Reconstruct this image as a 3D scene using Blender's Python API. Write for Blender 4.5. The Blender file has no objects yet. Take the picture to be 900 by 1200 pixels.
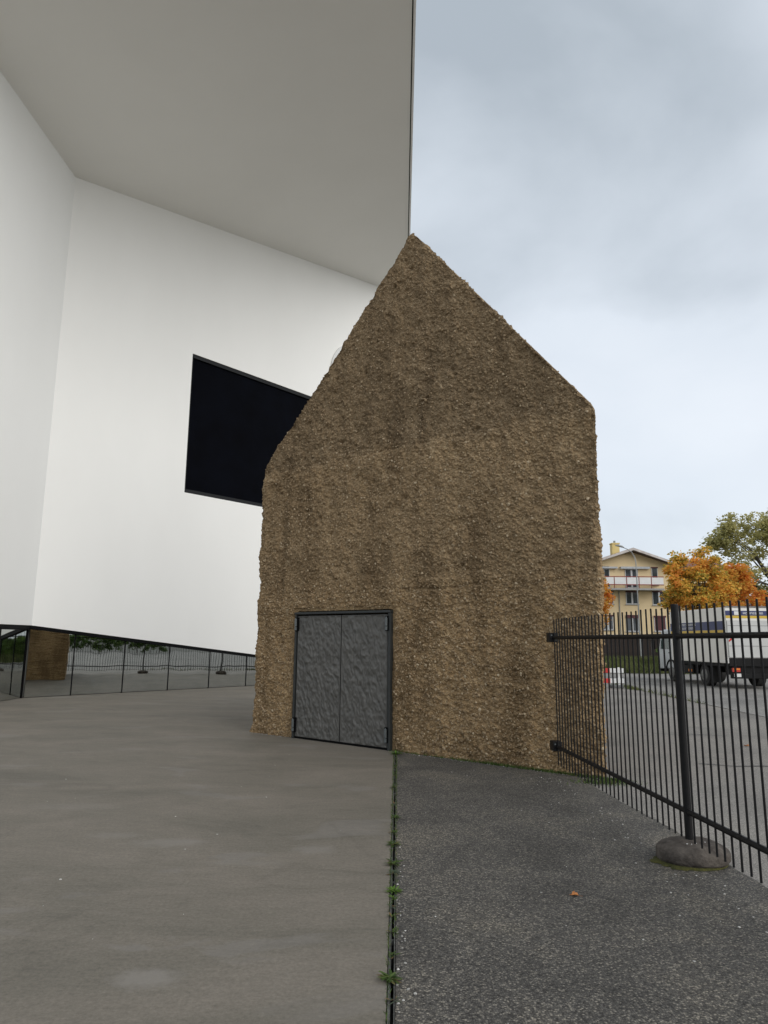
import bpy, bmesh, math, random
import numpy as np
from mathutils import Vector, Matrix

random.seed(7); rng = np.random.default_rng(11)
S = bpy.context.scene
COL = S.collection

# ------------------------------------------------------------------ camera
F_PX, PITCH, ROLL, EYE = 825.0, math.atan2(150.8, 825.0), math.radians(0.5), 1.6
cam = bpy.data.cameras.new('camera'); cam_o = bpy.data.objects.new('camera', cam); COL.objects.link(cam_o)
cam.sensor_fit = 'HORIZONTAL'; cam.sensor_width = 36.0; cam.lens = 36.0 * F_PX / 900.0
cam.clip_start = 0.05; cam.clip_end = 2000
_R0 = Vector((1, 0, 0)); _F = Vector((0, math.cos(PITCH), math.sin(PITCH))); _U0 = _R0.cross(_F)
_U = _U0 * math.cos(ROLL) - _R0 * math.sin(ROLL); _R = _R0 * math.cos(ROLL) + _U0 * math.sin(ROLL)
cam_o.matrix_world = Matrix(((_R.x, _U.x, -_F.x, 0), (_R.y, _U.y, -_F.y, 0), (_R.z, _U.z, -_F.z, EYE), (0, 0, 0, 1)))
S.camera = cam_o

# ------------------------------------------------------------------ sky: overcast cloud deck over a Nishita sky
SUN_EL, SUN_AZ = math.radians(27), math.atan2(0.72, -0.69)      # azimuth measured from +Y towards +X
W = bpy.data.worlds.new('World'); S.world = W; W.use_nodes = True
nt = W.node_tree; nt.nodes.clear()
def wn(t, **k):
    n = nt.nodes.new(t)
    for a, b in k.items(): setattr(n, a, b)
    return n
out = wn('ShaderNodeOutputWorld'); bg = wn('ShaderNodeBackground'); bg.inputs['Strength'].default_value = 0.1
sky = wn('ShaderNodeTexSky', sky_type='NISHITA', sun_disc=False, sun_elevation=SUN_EL, sun_rotation=SUN_AZ)
tc = wn('ShaderNodeTexCoord')
mp = wn('ShaderNodeMapping'); mp.inputs['Scale'].default_value = (1.0, 1.0, 1.8); mp.inputs['Location'].default_value = (4.44, 1.11, 3.72)
n1 = wn('ShaderNodeTexNoise'); n1.inputs['Scale'].default_value = 1.25; n1.inputs['Detail'].default_value = 7; n1.inputs['Roughness'].default_value = 0.47; n1.inputs['Distortion'].default_value = 0.25
rp = wn('ShaderNodeValToRGB')
e = rp.color_ramp.elements
e[0].position = 0.33; e[0].color = (2.18, 2.45, 2.72, 1)
e[1].position = 0.66; e[1].color = (4.28, 4.50, 4.80, 1)
m = e.new(0.5); m.color = (3.75, 4.04, 4.39, 1)
mx = wn('ShaderNodeMixRGB'); mx.inputs[0].default_value = 0.93
nt.links.new(tc.outputs['Generated'], mp.inputs[0]); nt.links.new(mp.outputs[0], n1.inputs['Vector'])
nt.links.new(n1.outputs['Fac'], rp.inputs[0]); nt.links.new(sky.outputs[0], mx.inputs[1]); nt.links.new(rp.outputs[0], mx.inputs[2])
nt.links.new(mx.outputs[0], bg.inputs['Color']); nt.links.new(bg.outputs[0], out.inputs['Surface'])

# ------------------------------------------------------------------ sun behind the cloud: very soft
sl = bpy.data.lights.new('sun', 'SUN'); sl.energy = 0.85; sl.angle = math.radians(55); sl.color = (1.0, 0.965, 0.92)
so = bpy.data.objects.new('sun', sl); COL.objects.link(so)
sd = Vector((math.sin(SUN_AZ) * math.cos(SUN_EL), math.cos(SUN_AZ) * math.cos(SUN_EL), math.sin(SUN_EL)))
so.rotation_euler = (-sd).to_track_quat('-Z', 'Y').to_euler(); so.location = sd * 60
S.view_settings.view_transform = 'Standard'; S.view_settings.look = 'None'
S.view_settings.gamma = 1.0; S.view_settings.use_curve_mapping = False
S.view_settings.exposure = 1.07

# ------------------------------------------------------------------ materials
MATS = {}
def nodes_of(name):
    m = bpy.data.materials.new(name); m.use_nodes = True; t = m.node_tree
    return m, t, t.nodes['Principled BSDF']
def N(t, typ, ins=None, **k):
    n = t.nodes.new(typ)
    for a, b in k.items(): setattr(n, a, b)
    for a, b in (ins or {}).items(): n.inputs[a].default_value = b
    return n
def c4(c): return (c[0], c[1], c[2], 1)
def ramp(t, stops):
    n = t.nodes.new('ShaderNodeValToRGB'); e = n.color_ramp.elements
    e[0].position, e[0].color = stops[0][0], c4(stops[0][1]); e[1].position, e[1].color = stops[-1][0], c4(stops[-1][1])
    for p, c in stops[1:-1]: x = e.new(p); x.color = c4(c)
    return n
def pm(name, c1, c2=None, scale=3.0, rough=0.7, metal=0.0, bump=0.0, bscale=40.0, stretch=(1, 1, 1), spec=0.4, coat=0.0):
    """plain two-tone noise material"""
    m, t, b = nodes_of(name); L = t.links.new
    c2 = c2 or tuple(x * 0.82 for x in c1)
    tcn = N(t, 'ShaderNodeTexCoord'); mpn = N(t, 'ShaderNodeMapping', {'Scale': stretch}); L(tcn.outputs['Object'], mpn.inputs[0])
    nz = N(t, 'ShaderNodeTexNoise', {'Scale': scale, 'Detail': 6.0, 'Roughness': 0.6}); L(mpn.outputs[0], nz.inputs['Vector'])
    r = ramp(t, [(0.32, c2), (0.68, c1)]); L(nz.outputs['Fac'], r.inputs[0]); L(r.outputs[0], b.inputs['Base Color'])
    b.inputs['Roughness'].default_value = rough; b.inputs['Metallic'].default_value = metal
    b.inputs['Specular IOR Level'].default_value = spec; b.inputs['Coat Weight'].default_value = coat
    if bump:
        n2 = N(t, 'ShaderNodeTexNoise', {'Scale': bscale, 'Detail': 4.0}); L(mpn.outputs[0], n2.inputs['Vector'])
        bp = N(t, 'ShaderNodeBump', {'Strength': bump, 'Distance': 0.01}); L(n2.outputs['Fac'], bp.inputs['Height']); L(bp.outputs[0], b.inputs['Normal'])
    MATS[name] = m; return m
def island(name, stops, rough=0.75, pos_scale=None, pos_amt=0.5, transl=0.0):
    """a colour per loose piece (leaf, pebble), shifted by a large noise over the thing"""
    m, t, b = nodes_of(name); L = t.links.new
    g = N(t, 'ShaderNodeNewGeometry'); r = ramp(t, stops); fac = g.outputs['Random Per Island']
    if pos_scale:
        tcn = N(t, 'ShaderNodeTexCoord'); nz = N(t, 'ShaderNodeTexNoise', {'Scale': pos_scale, 'Detail': 3.0}); L(tcn.outputs['Object'], nz.inputs['Vector'])
        sc = N(t, 'ShaderNodeMapRange', {'From Min': 0.3, 'From Max': 0.7}); L(nz.outputs['Fac'], sc.inputs['Value'])
        mixn = N(t, 'ShaderNodeMix', {'Factor': pos_amt}); L(fac, mixn.inputs['A']); L(sc.outputs[0], mixn.inputs['B']); fac = mixn.outputs['Result']
    L(fac, r.inputs[0]); L(r.outputs[0], b.inputs['Base Color'])
    b.inputs['Roughness'].default_value = rough; b.inputs['Specular IOR Level'].default_value = 0.25
    if transl:
        o = t.nodes['Material Output']; tr = N(t, 'ShaderNodeBsdfTranslucent'); L(r.outputs[0], tr.inputs['Color'])
        ms = N(t, 'ShaderNodeMixShader', {'Fac': transl}); L(b.outputs[0], ms.inputs[1]); L(tr.outputs[0], ms.inputs[2]); L(ms.outputs[0], o.inputs['Surface'])
    MATS[name] = m; return m

def mat_rammed():
    m, t, b = nodes_of('rammed_gravel'); L = t.links.new
    tcn = N(t, 'ShaderNodeTexCoord'); P = tcn.outputs['Object']
    vo = N(t, 'ShaderNodeTexVoronoi', {'Scale': 42.0, 'Randomness': 1.0}); L(P, vo.inputs['Vector'])
    sp = N(t, 'ShaderNodeSeparateColor'); L(vo.outputs['Color'], sp.inputs[0])
    grain = ramp(t, [(0.0, (0.200, 0.139, 0.077)), (0.45, (0.285, 0.205, 0.119)), (0.8, (0.350, 0.260, 0.156)), (0.95, (0.45, 0.350, 0.225))]); L(sp.outputs[0], grain.inputs[0])
    matrix = N(t, 'ShaderNodeTexNoise', {'Scale': 9.0, 'Detail': 6.0, 'Roughness': 0.65}); L(P, matrix.inputs['Vector'])
    mr = ramp(t, [(0.3, (0.210, 0.146, 0.081)), (0.7, (0.325, 0.235, 0.138))]); L(matrix.outputs['Fac'], mr.inputs[0])
    mix1 = N(t, 'ShaderNodeMix', {'Factor': 0.6}, data_type='RGBA'); L(mr.outputs[0], mix1.inputs[6]); L(grain.outputs[0], mix1.inputs[7])
    # broad weather stains, drawn out downwards
    mp1 = N(t, 'ShaderNodeMapping', {'Scale': (1.5, 1.5, 0.30)}); L(P, mp1.inputs[0])
    st = N(t, 'ShaderNodeTexNoise', {'Scale': 1.35, 'Detail': 5.0, 'Roughness': 0.55, 'Distortion': 0.4}); L(mp1.outputs[0], st.inputs['Vector'])
    sr = ramp(t, [(0.36, (0.66, 0.63, 0.60)), (0.47, (0.93, 0.91, 0.89)), (0.66, (1.12, 1.10, 1.07))]); L(st.outputs['Fac'], sr.inputs[0])
    mul = N(t, 'ShaderNodeMix', {'Factor': 1.0}, data_type='RGBA', blend_type='MULTIPLY'); L(mix1.outputs[2], mul.inputs[6]); L(sr.outputs[0], mul.inputs[7])
    # upper course is a greyer batch, lowest one warmer; the change follows the pour joints
    sx = N(t, 'ShaderNodeSeparateXYZ'); L(P, sx.inputs[0])
    nz = N(t, 'ShaderNodeTexNoise', {'Scale': 1.2, 'Detail': 4.0}); L(P, nz.inputs['Vector'])
    ad = N(t, 'ShaderNodeMath', {1: -0.5}, operation='ADD'); L(nz.outputs['Fac'], ad.inputs[0])
    ml = N(t, 'ShaderNodeMath', {1: 0.7}, operation='MULTIPLY'); L(ad.outputs[0], ml.inputs[0])
    zz = N(t, 'ShaderNodeMath', operation='ADD'); L(sx.outputs['Z'], zz.inputs[0]); L(ml.outputs[0], zz.inputs[1])
    dv = N(t, 'ShaderNodeMath', {1: 9.0}, operation='DIVIDE'); L(zz.outputs[0], dv.inputs[0])
    br = ramp(t, [(0.0, (1.04, 0.99, 0.89)), (0.25, (1.02, 0.98, 0.90)), (0.29, (0.95, 0.935, 0.90)), (0.505, (1.05, 1.04, 1.01)), (0.522, (0.80, 0.80, 0.80)), (1.0, (0.93, 0.92, 0.90))]); L(dv.outputs[0], br.inputs[0])
    mul2 = N(t, 'ShaderNodeMix', {'Factor': 1.0}, data_type='RGBA', blend_type='MULTIPLY'); L(mul.outputs[2], mul2.inputs[6]); L(br.outputs[0], mul2.inputs[7])
    L(mul2.outputs[2], b.inputs['Base Color']); b.inputs['Roughness'].default_value = 0.9; b.inputs['Specular IOR Level'].default_value = 0.25
    vb = N(t, 'ShaderNodeTexVoronoi', {'Scale': 55.0}); L(P, vb.inputs['Vector'])
    bp = N(t, 'ShaderNodeBump', {'Strength': 0.9, 'Distance': 0.014}, invert=True); L(vb.outputs['Distance'], bp.inputs['Height']); L(bp.outputs[0], b.inputs['Normal'])
    MATS['rammed'] = m
mat_rammed()

def mat_forecourt():
    m, t, b = nodes_of('forecourt_concrete'); L = t.links.new
    tcn = N(t, 'ShaderNodeTexCoord'); P = tcn.outputs['Object']
    mp1 = N(t, 'ShaderNodeMapping', {'Scale': (0.5, 1.0, 1.0), 'Rotation': (0, 0, 0.12)}); L(P, mp1.inputs[0])
    a = N(t, 'ShaderNodeTexNoise', {'Scale': 1.1, 'Detail': 10.0, 'Roughness': 0.72, 'Distortion': 0.5}); L(mp1.outputs[0], a.inputs['Vector'])
    r1 = ramp(t, [(0.32, (0.122, 0.111, 0.090)), (0.44, (0.155, 0.139, 0.112)), (0.56, (0.178, 0.157, 0.128)), (0.70, (0.206, 0.180, 0.148))]); L(a.outputs['Fac'], r1.inputs[0])
    f = N(t, 'ShaderNodeTexNoise', {'Scale': 42.0, 'Detail': 7.0, 'Roughness': 0.8}); L(P, f.inputs['Vector'])
    rf = ramp(t, [(0.32, (0.70, 0.70, 0.70)), (0.68, (1.26, 1.25, 1.23))]); L(f.outputs['Fac'], rf.inputs[0])
    mul = N(t, 'ShaderNodeMix', {'Factor': 1.0}, data_type='RGBA', blend_type='MULTIPLY'); L(r1.outputs[0], mul.inputs[6]); L(rf.outputs[0], mul.inputs[7])
    # worn pale scuffs
    s = N(t, 'ShaderNodeTexNoise', {'Scale': 1.5, 'Detail': 3.0, 'Roughness': 0.5, 'Distortion': 0.8}); L(mp1.outputs[0], s.inputs['Vector'])
    rs = ramp(t, [(0.60, (0, 0, 0)), (0.64, (1, 1, 1))]); L(s.outputs['Fac'], rs.inputs[0])
    mx = N(t, 'ShaderNodeMix', data_type='RGBA'); L(rs.outputs[0], mx.inputs[0]); L(mul.outputs[2], mx.inputs[6]); mx.inputs[7].default_value = (0.205, 0.188, 0.168, 1)
    mf = N(t, 'ShaderNodeMath', {1: 0.4}, operation='MULTIPLY'); L(rs.outputs[0], mf.inputs[0]); L(mf.outputs[0], mx.inputs[0])
    # dark thin drying lines, few
    w = N(t, 'ShaderNodeTexNoise', {'Scale': 0.5, 'Detail': 5.0, 'Distortion': 1.2}); L(mp1.outputs[0], w.inputs['Vector'])
    rw = ramp(t, [(0.40, (1, 1, 1)), (0.415, (0.80, 0.80, 0.80)), (0.43, (1, 1, 1))]); L(w.outputs['Fac'], rw.inputs[0])
    mul2 = N(t, 'ShaderNodeMix', {'Factor': 0.55}, data_type='RGBA', blend_type='MULTIPLY'); L(mx.outputs[2], mul2.inputs[6]); L(rw.outputs[0], mul2.inputs[7])
    # fine trowel streaks and a few pale repair spots
    mp2 = N(t, 'ShaderNodeMapping', {'Scale': (0.3, 1.0, 1.0), 'Rotation': (0, 0, 0.12)}); L(P, mp2.inputs[0])
    sk = N(t, 'ShaderNodeTexNoise', {'Scale': 22.0, 'Detail': 7.0, 'Roughness': 0.75}); L(mp2.outputs[0], sk.inputs['Vector'])
    rk = ramp(t, [(0.33, (0.90, 0.90, 0.90)), (0.67, (1.10, 1.10, 1.10))]); L(sk.outputs['Fac'], rk.inputs[0])
    cur = N(t, 'ShaderNodeMix', {'Factor': 1.0}, data_type='RGBA', blend_type='MULTIPLY'); L(mul2.outputs[2], cur.inputs[6]); L(rk.outputs[0], cur.inputs[7])
    wob = N(t, 'ShaderNodeTexNoise', {'Scale': 11.0, 'Detail': 9.0, 'Roughness': 0.72}); L(P, wob.inputs['Vector'])
    for px, py, rx, ry, amt in ((-1.12, 3.72, 0.16, 0.11, 0.75), (-1.72, 6.0, 0.26, 0.13, 0.5), (-2.2, 6.2, 0.24, 0.10, 0.4), (-.52, 5.85, 0.16, 0.12, 0.55), (-1.0, 5.5, .3, .06, .35), (-3.0, 7.2, .5, .15, .3)):
        q = N(t, 'ShaderNodeMapping', {'Location': (-px / rx, -py / ry, 0), 'Scale': (1 / rx, 1 / ry, 0.0)}); L(P, q.inputs[0])
        ln = N(t, 'ShaderNodeVectorMath', operation='LENGTH'); L(q.outputs[0], ln.inputs[0])
        sm = N(t, 'ShaderNodeMath', {2: 0.0}, operation='MULTIPLY_ADD'); L(wob.outputs['Fac'], sm.inputs[0]); sm.inputs[1].default_value = 2.2; L(ln.outputs['Value'], sm.inputs[2])
        mr_ = N(t, 'ShaderNodeMapRange', {'From Min': 1.6, 'From Max': 2.3, 'To Min': amt, 'To Max': 0.0}); L(sm.outputs[0], mr_.inputs['Value'])
        nx = N(t, 'ShaderNodeMix', data_type='RGBA'); L(mr_.outputs[0], nx.inputs[0]); L(cur.outputs[2], nx.inputs[6]); nx.inputs[7].default_value = (0.225, 0.205, 0.178, 1); cur = nx
    L(cur.outputs[2], b.inputs['Base Color']); b.inputs['Roughness'].default_value = 0.72; b.inputs['Specular IOR Level'].default_value = 0.35
    bp = N(t, 'ShaderNodeBump', {'Strength': 0.5, 'Distance': 0.005}); L(f.outputs['Fac'], bp.inputs['Height']); L(bp.outputs[0], b.inputs['Normal'])
    MATS['forecourt'] = m
mat_forecourt()

def mat_asphalt(name, dark, mid, stone, size, worn, wscale=0.8, bump=0.6):
    m, t, b = nodes_of(name); L = t.links.new
    tcn = N(t, 'ShaderNodeTexCoord'); P = tcn.outputs['Object']
    v = N(t, 'ShaderNodeTexVoronoi', {'Scale': size}); L(P, v.inputs['Vector'])
    sp = N(t, 'ShaderNodeSeparateColor'); L(v.outputs['Color'], sp.inputs[0])
    r = ramp(t, [(0.0, dark), (0.45, mid), (0.72, mid), (0.97, stone)]); L(sp.outputs[0], r.inputs[0])
    rd = ramp(t, [(0.25, (1, 1, 1)), (0.62, (0.55, 0.55, 0.55))]); L(v.outputs['Distance'], rd.inputs[0])
    mul = N(t, 'ShaderNodeMix', {'Factor': 1.0}, data_type='RGBA', blend_type='MULTIPLY'); L(r.outputs[0], mul.inputs[6]); L(rd.outputs[0], mul.inputs[7])
    n = N(t, 'ShaderNodeTexNoise', {'Scale': wscale, 'Detail': 6.0, 'Roughness': 0.6, 'Distortion': 0.5}); L(P, n.inputs['Vector'])
    rn = ramp(t, [(0.3, (0.72, 0.72, 0.72)), (0.5, (1, 1, 1)), (0.7, worn)]); L(n.outputs['Fac'], rn.inputs[0])
    mul2 = N(t, 'ShaderNodeMix', {'Factor': 1.0}, data_type='RGBA', blend_type='MULTIPLY'); L(mul.outputs[2], mul2.inputs[6]); L(rn.outputs[0], mul2.inputs[7])
    L(mul2.outputs[2], b.inputs['Base Color']); b.inputs['Roughness'].default_value = 0.8; b.inputs['Specular IOR Level'].default_value = 0.3
    bp = N(t, 'ShaderNodeBump', {'Strength': bump, 'Distance': 0.006}, invert=True); L(v.outputs['Distance'], bp.inputs['Height']); L(bp.outputs[0], b.inputs['Normal'])
    MATS[name] = m
mat_asphalt('pavement_asphalt', (0.050, 0.046, 0.041), (0.124, 0.115, 0.102), (0.30, 0.271, 0.223), 100.0, (1.40, 1.36, 1.27), 1.3, 0.8)
mat_asphalt('sidewalk_asphalt', (0.235, 0.219, 0.196), (0.31, 0.288, 0.258), (0.41, 0.38, 0.34), 90.0, (1.15, 1.14, 1.12), 0.5, 0.4)
mat_asphalt('road_asphalt', (0.25, 0.24, 0.222), (0.315, 0.30, 0.277), (0.40, 0.38, 0.35), 70.0, (1.12, 1.12, 1.1), 0.4, 0.3)

def mat_hammered():
    m, t, b = nodes_of('hammered_metal'); L = t.links.new
    tcn = N(t, 'ShaderNodeTexCoord'); P = tcn.outputs['Object']
    n = N(t, 'ShaderNodeTexNoise', {'Scale': 5.0, 'Detail': 5.0}); L(P, n.inputs['Vector'])
    r = ramp(t, [(0.3, (0.090, 0.086, 0.077)), (0.7, (0.122, 0.116, 0.104))]); L(n.outputs['Fac'], r.inputs[0]); L(r.outputs[0], b.inputs['Base Color'])
    b.inputs['Metallic'].default_value = 0.2; b.inputs['Roughness'].default_value = 0.5
    MATS['hammered'] = m
mat_hammered()

def mat_mirror():
    m, t, b = nodes_of('mirror_glass'); L = t.links.new
    tcn = N(t, 'ShaderNodeTexCoord'); n = N(t, 'ShaderNodeTexNoise', {'Scale': 1.1, 'Detail': 1.0}); L(tcn.outputs['Object'], n.inputs['Vector'])
    bp = N(t, 'ShaderNodeBump', {'Strength': 0.25, 'Distance': 0.01}); L(n.outputs['Fac'], bp.inputs['Height']); L(bp.outputs[0], b.inputs['Normal'])
    d = N(t, 'ShaderNodeTexNoise', {'Scale': 3.0, 'Detail': 6.0}); L(tcn.outputs['Object'], d.inputs['Vector'])
    r = ramp(t, [(0.3, (0.50, 0.52, 0.50)), (0.7, (0.57, 0.585, 0.565))]); L(d.outputs['Fac'], r.inputs[0]); L(r.outputs[0], b.inputs['Base Color'])
    b.inputs['Metallic'].default_value = 1.0; b.inputs['Roughness'].default_value = 0.015
    MATS['mirror'] = m
mat_mirror()

pm('white_render', (0.87, 0.865, 0.835), (0.845, 0.84, 0.81), 0.5, 0.85, bump=0.12, bscale=18, stretch=(1, 1, 0.5))
pm('soffit_render', (0.87, 0.855, 0.81), (0.845, 0.83, 0.785), 0.35, 0.9)
pm('pale_disc', (0.78, 0.785, 0.765), None, 3, 0.7)
pm('black_frame_and_shade', (0.006, 0.006, 0.0065), None, 6, 0.5, spec=0.08)
pm('screen_black', (0.0028, 0.0034, 0.0060), (0.0020, 0.0022, 0.0034), 1.2, 0.6, bump=0.1, bscale=60, spec=0.02)
pm('screen_edge', (0.016, 0.017, 0.018), None, 5, 0.5, 0.0, spec=0.15)
pm('fence_steel', (0.0095, 0.009, 0.0095), (0.006, 0.0058, 0.006), 30, 0.5, 0.0, bump=0.25, bscale=140, spec=0.22)
pm('door_steel', (0.034, 0.037, 0.035), (0.024, 0.026, 0.025), 14, 0.5, 0.0, bump=0.1, bscale=60)
pm('hinge_steel', (0.15, 0.165, 0.165), (0.10, 0.11, 0.11), 40, 0.4, 0.4)
pm('drain_steel', (0.24, 0.245, 0.235), (0.10, 0.10, 0.09), 16, 0.5, 0.7)
pm('drain_dark', (0.012, 0.012, 0.011), None, 10, 0.9)
pm('bright_bolt', (0.55, 0.55, 0.54), None, 30, 0.35, 0.9)
pm('footing_stone', (0.125, 0.108, 0.092), (0.040, 0.034, 0.030), 11, 0.95, bump=1.0, bscale=45, spec=0.15)
pm('ground_dull', (0.12, 0.118, 0.105), (0.09, 0.09, 0.075), 0.1, 0.9)
pm('kerb_granite', (0.30, 0.29, 0.27), (0.21, 0.20, 0.185), 9, 0.85, bump=0.3)
pm('earth', (0.075, 0.07, 0.035), (0.05, 0.055, 0.025), 1.5, 0.95, bump=0.5, bscale=12)
pm('tar', (0.03, 0.03, 0.03), None, 8, 0.6)
pm('dark_timber', (0.055, 0.040, 0.032), (0.032, 0.024, 0.020), 3, 0.85, stretch=(8, 8, 0.7))
pm('bark', (0.10, 0.085, 0.068), (0.05, 0.042, 0.034), 6, 0.9, bump=0.6, bscale=20, stretch=(3, 3, 0.8))
pm('truck_white', (0.80, 0.785, 0.74), (0.72, 0.705, 0.66), 1.2, 0.4, coat=0.2)
pm('truck_rear', (0.56, 0.56, 0.54), (0.49, 0.49, 0.47), 1.2, 0.45)
pm('cab_grey', (0.52, 0.55, 0.58), (0.47, 0.50, 0.53), 1.0, 0.3, coat=0.4)
pm('stripe_blue', (0.018, 0.030, 0.125), (0.015, 0.024, 0.10), 2, 0.4)
pm('stripe_yellow', (0.62, 0.42, 0.04), (0.56, 0.37, 0.035), 2, 0.4)
pm('print_white', (0.75, 0.75, 0.73), None, 2, 0.4)
pm('chassis_black', (0.007, 0.007, 0.0075), (0.012, 0.0115, 0.011), 4, 0.6, spec=0.15)
pm('rubber', (0.018, 0.018, 0.018), (0.03, 0.029, 0.027), 6, 0.8)
pm('rim_grey', (0.22, 0.22, 0.215), (0.14, 0.14, 0.135), 7, 0.5, 0.3)
pm('lamp_red', (0.55, 0.03, 0.02), None, 4, 0.25)
pm('lamp_orange', (0.75, 0.24, 0.03), None, 4, 0.25)
pm('cab_glass', (0.05, 0.085, 0.08), None, 2, 0.06, spec=0.9)
pm('house_yellow', (0.80, 0.63, 0.385), (0.74, 0.575, 0.345), 0.5, 0.85)
pm('house_chimney', (0.70, 0.56, 0.24), (0.62, 0.49, 0.20), 1, 0.85)
pm('roof_red', (0.23, 0.105, 0.07), (0.16, 0.075, 0.052), 1.2, 0.85, bump=0.5, bscale=9, stretch=(6, 1, 1))
pm('roof_board', (0.66, 0.61, 0.58), (0.46, 0.41, 0.38), 2, 0.7)
pm('soffit_brown', (0.16, 0.12, 0.10), None, 2, 0.8)
pm('balcony_white', (0.82, 0.81, 0.80), (0.77, 0.76, 0.75), 2, 0.6)
pm('balcony_red', (0.30, 0.055, 0.05), None, 2, 0.6)
pm('blind_maroon', (0.115, 0.038, 0.042), (0.09, 0.03, 0.033), 3, 0.7)
pm('slab_grey', (0.42, 0.41, 0.40), None, 2, 0.8)
pm('frame_white', (0.62, 0.62, 0.62), None, 2, 0.5)
pm('house_glass', (0.030, 0.038, 0.046), (0.05, 0.06, 0.07), 0.8, 0.08, spec=0.8)
pm('awning_grey', (0.50, 0.52, 0.54), None, 3, 0.6)
pm('pole_grey', (0.33, 0.34, 0.335), (0.26, 0.27, 0.265), 4, 0.5, 0.4)
pm('barrier_red', (0.60, 0.045, 0.035), (0.5, 0.04, 0.03), 6, 0.5)
pm('barrier_white', (0.72, 0.72, 0.71), (0.62, 0.62, 0.60), 6, 0.5)
pm('barrier_foot', (0.16, 0.165, 0.16), None, 6, 0.8)
pm('moss', (0.085, 0.080, 0.018), (0.030, 0.034, 0.010), 30, 0.95, bump=0.9, bscale=120)
pm('dry_leaf', (0.52, 0.21, 0.06), (0.36, 0.13, 0.04), 25, 0.7)
island('pebble_mix', [(0.0, (0.20, 0.139, 0.077)), (0.5, (0.300, 0.217, 0.127)), (0.85, (0.38, 0.284, 0.174)), (1.0, (0.50, 0.40, 0.27))], 0.75)
island('weed_green', [(0.0, (0.035, 0.065, 0.014)), (0.5, (0.075, 0.125, 0.028)), (0.85, (0.125, 0.175, 0.05)), (1.0, (0.19, 0.11, 0.06))], 0.65, transl=0.25)
island('weed_bright', [(0.0, (0.07, 0.14, 0.02)), (1.0, (0.15, 0.26, 0.045))], 0.6, transl=0.3)
island('weed_blue', [(0.0, (0.06, 0.085, 0.05)), (0.8, (0.12, 0.15, 0.10)), (1.0, (0.22, 0.12, 0.05))], 0.65, transl=0.25)
island('grass_green', [(0.0, (0.055, 0.075, 0.022)), (0.55, (0.105, 0.13, 0.04)), (1.0, (0.22, 0.20, 0.09))], 0.7, 0.6, 0.4, 0.25)
island('maple_leaf', [(0.0, (0.16, 0.20, 0.04)), (0.34, (0.36, 0.32, 0.06)), (0.48, (0.78, 0.52, 0.10)), (0.75, (0.86, 0.44, 0.09)), (1.0, (0.82, 0.28, 0.10))], 0.65, 0.55, 0.5, 0.45)
island('maple_red', [(0.0, (0.30, 0.26, 0.045)), (0.35, (0.66, 0.40, 0.07)), (0.7, (0.76, 0.30, 0.065)), (1.0, (0.66, 0.17, 0.07))], 0.65, 0.5, 0.55, 0.45)
island('olive_leaf', [(0.0, (0.27, 0.27, 0.11)), (0.5, (0.44, 0.41, 0.17)), (0.85, (0.56, 0.50, 0.22)), (1.0, (0.58, 0.45, 0.21))], 0.65, 0.25, 0.45, 0.45)
island('hedge_leaf', [(0.0, (0.06, 0.11, 0.025)), (0.7, (0.13, 0.21, 0.045)), (1.0, (0.21, 0.27, 0.08))], 0.7, 0.5, 0.4, 0.35)
island('grit_mix', [(0.0, (0.20, 0.19, 0.17)), (1.0, (0.62, 0.60, 0.56))], 0.8)

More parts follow.
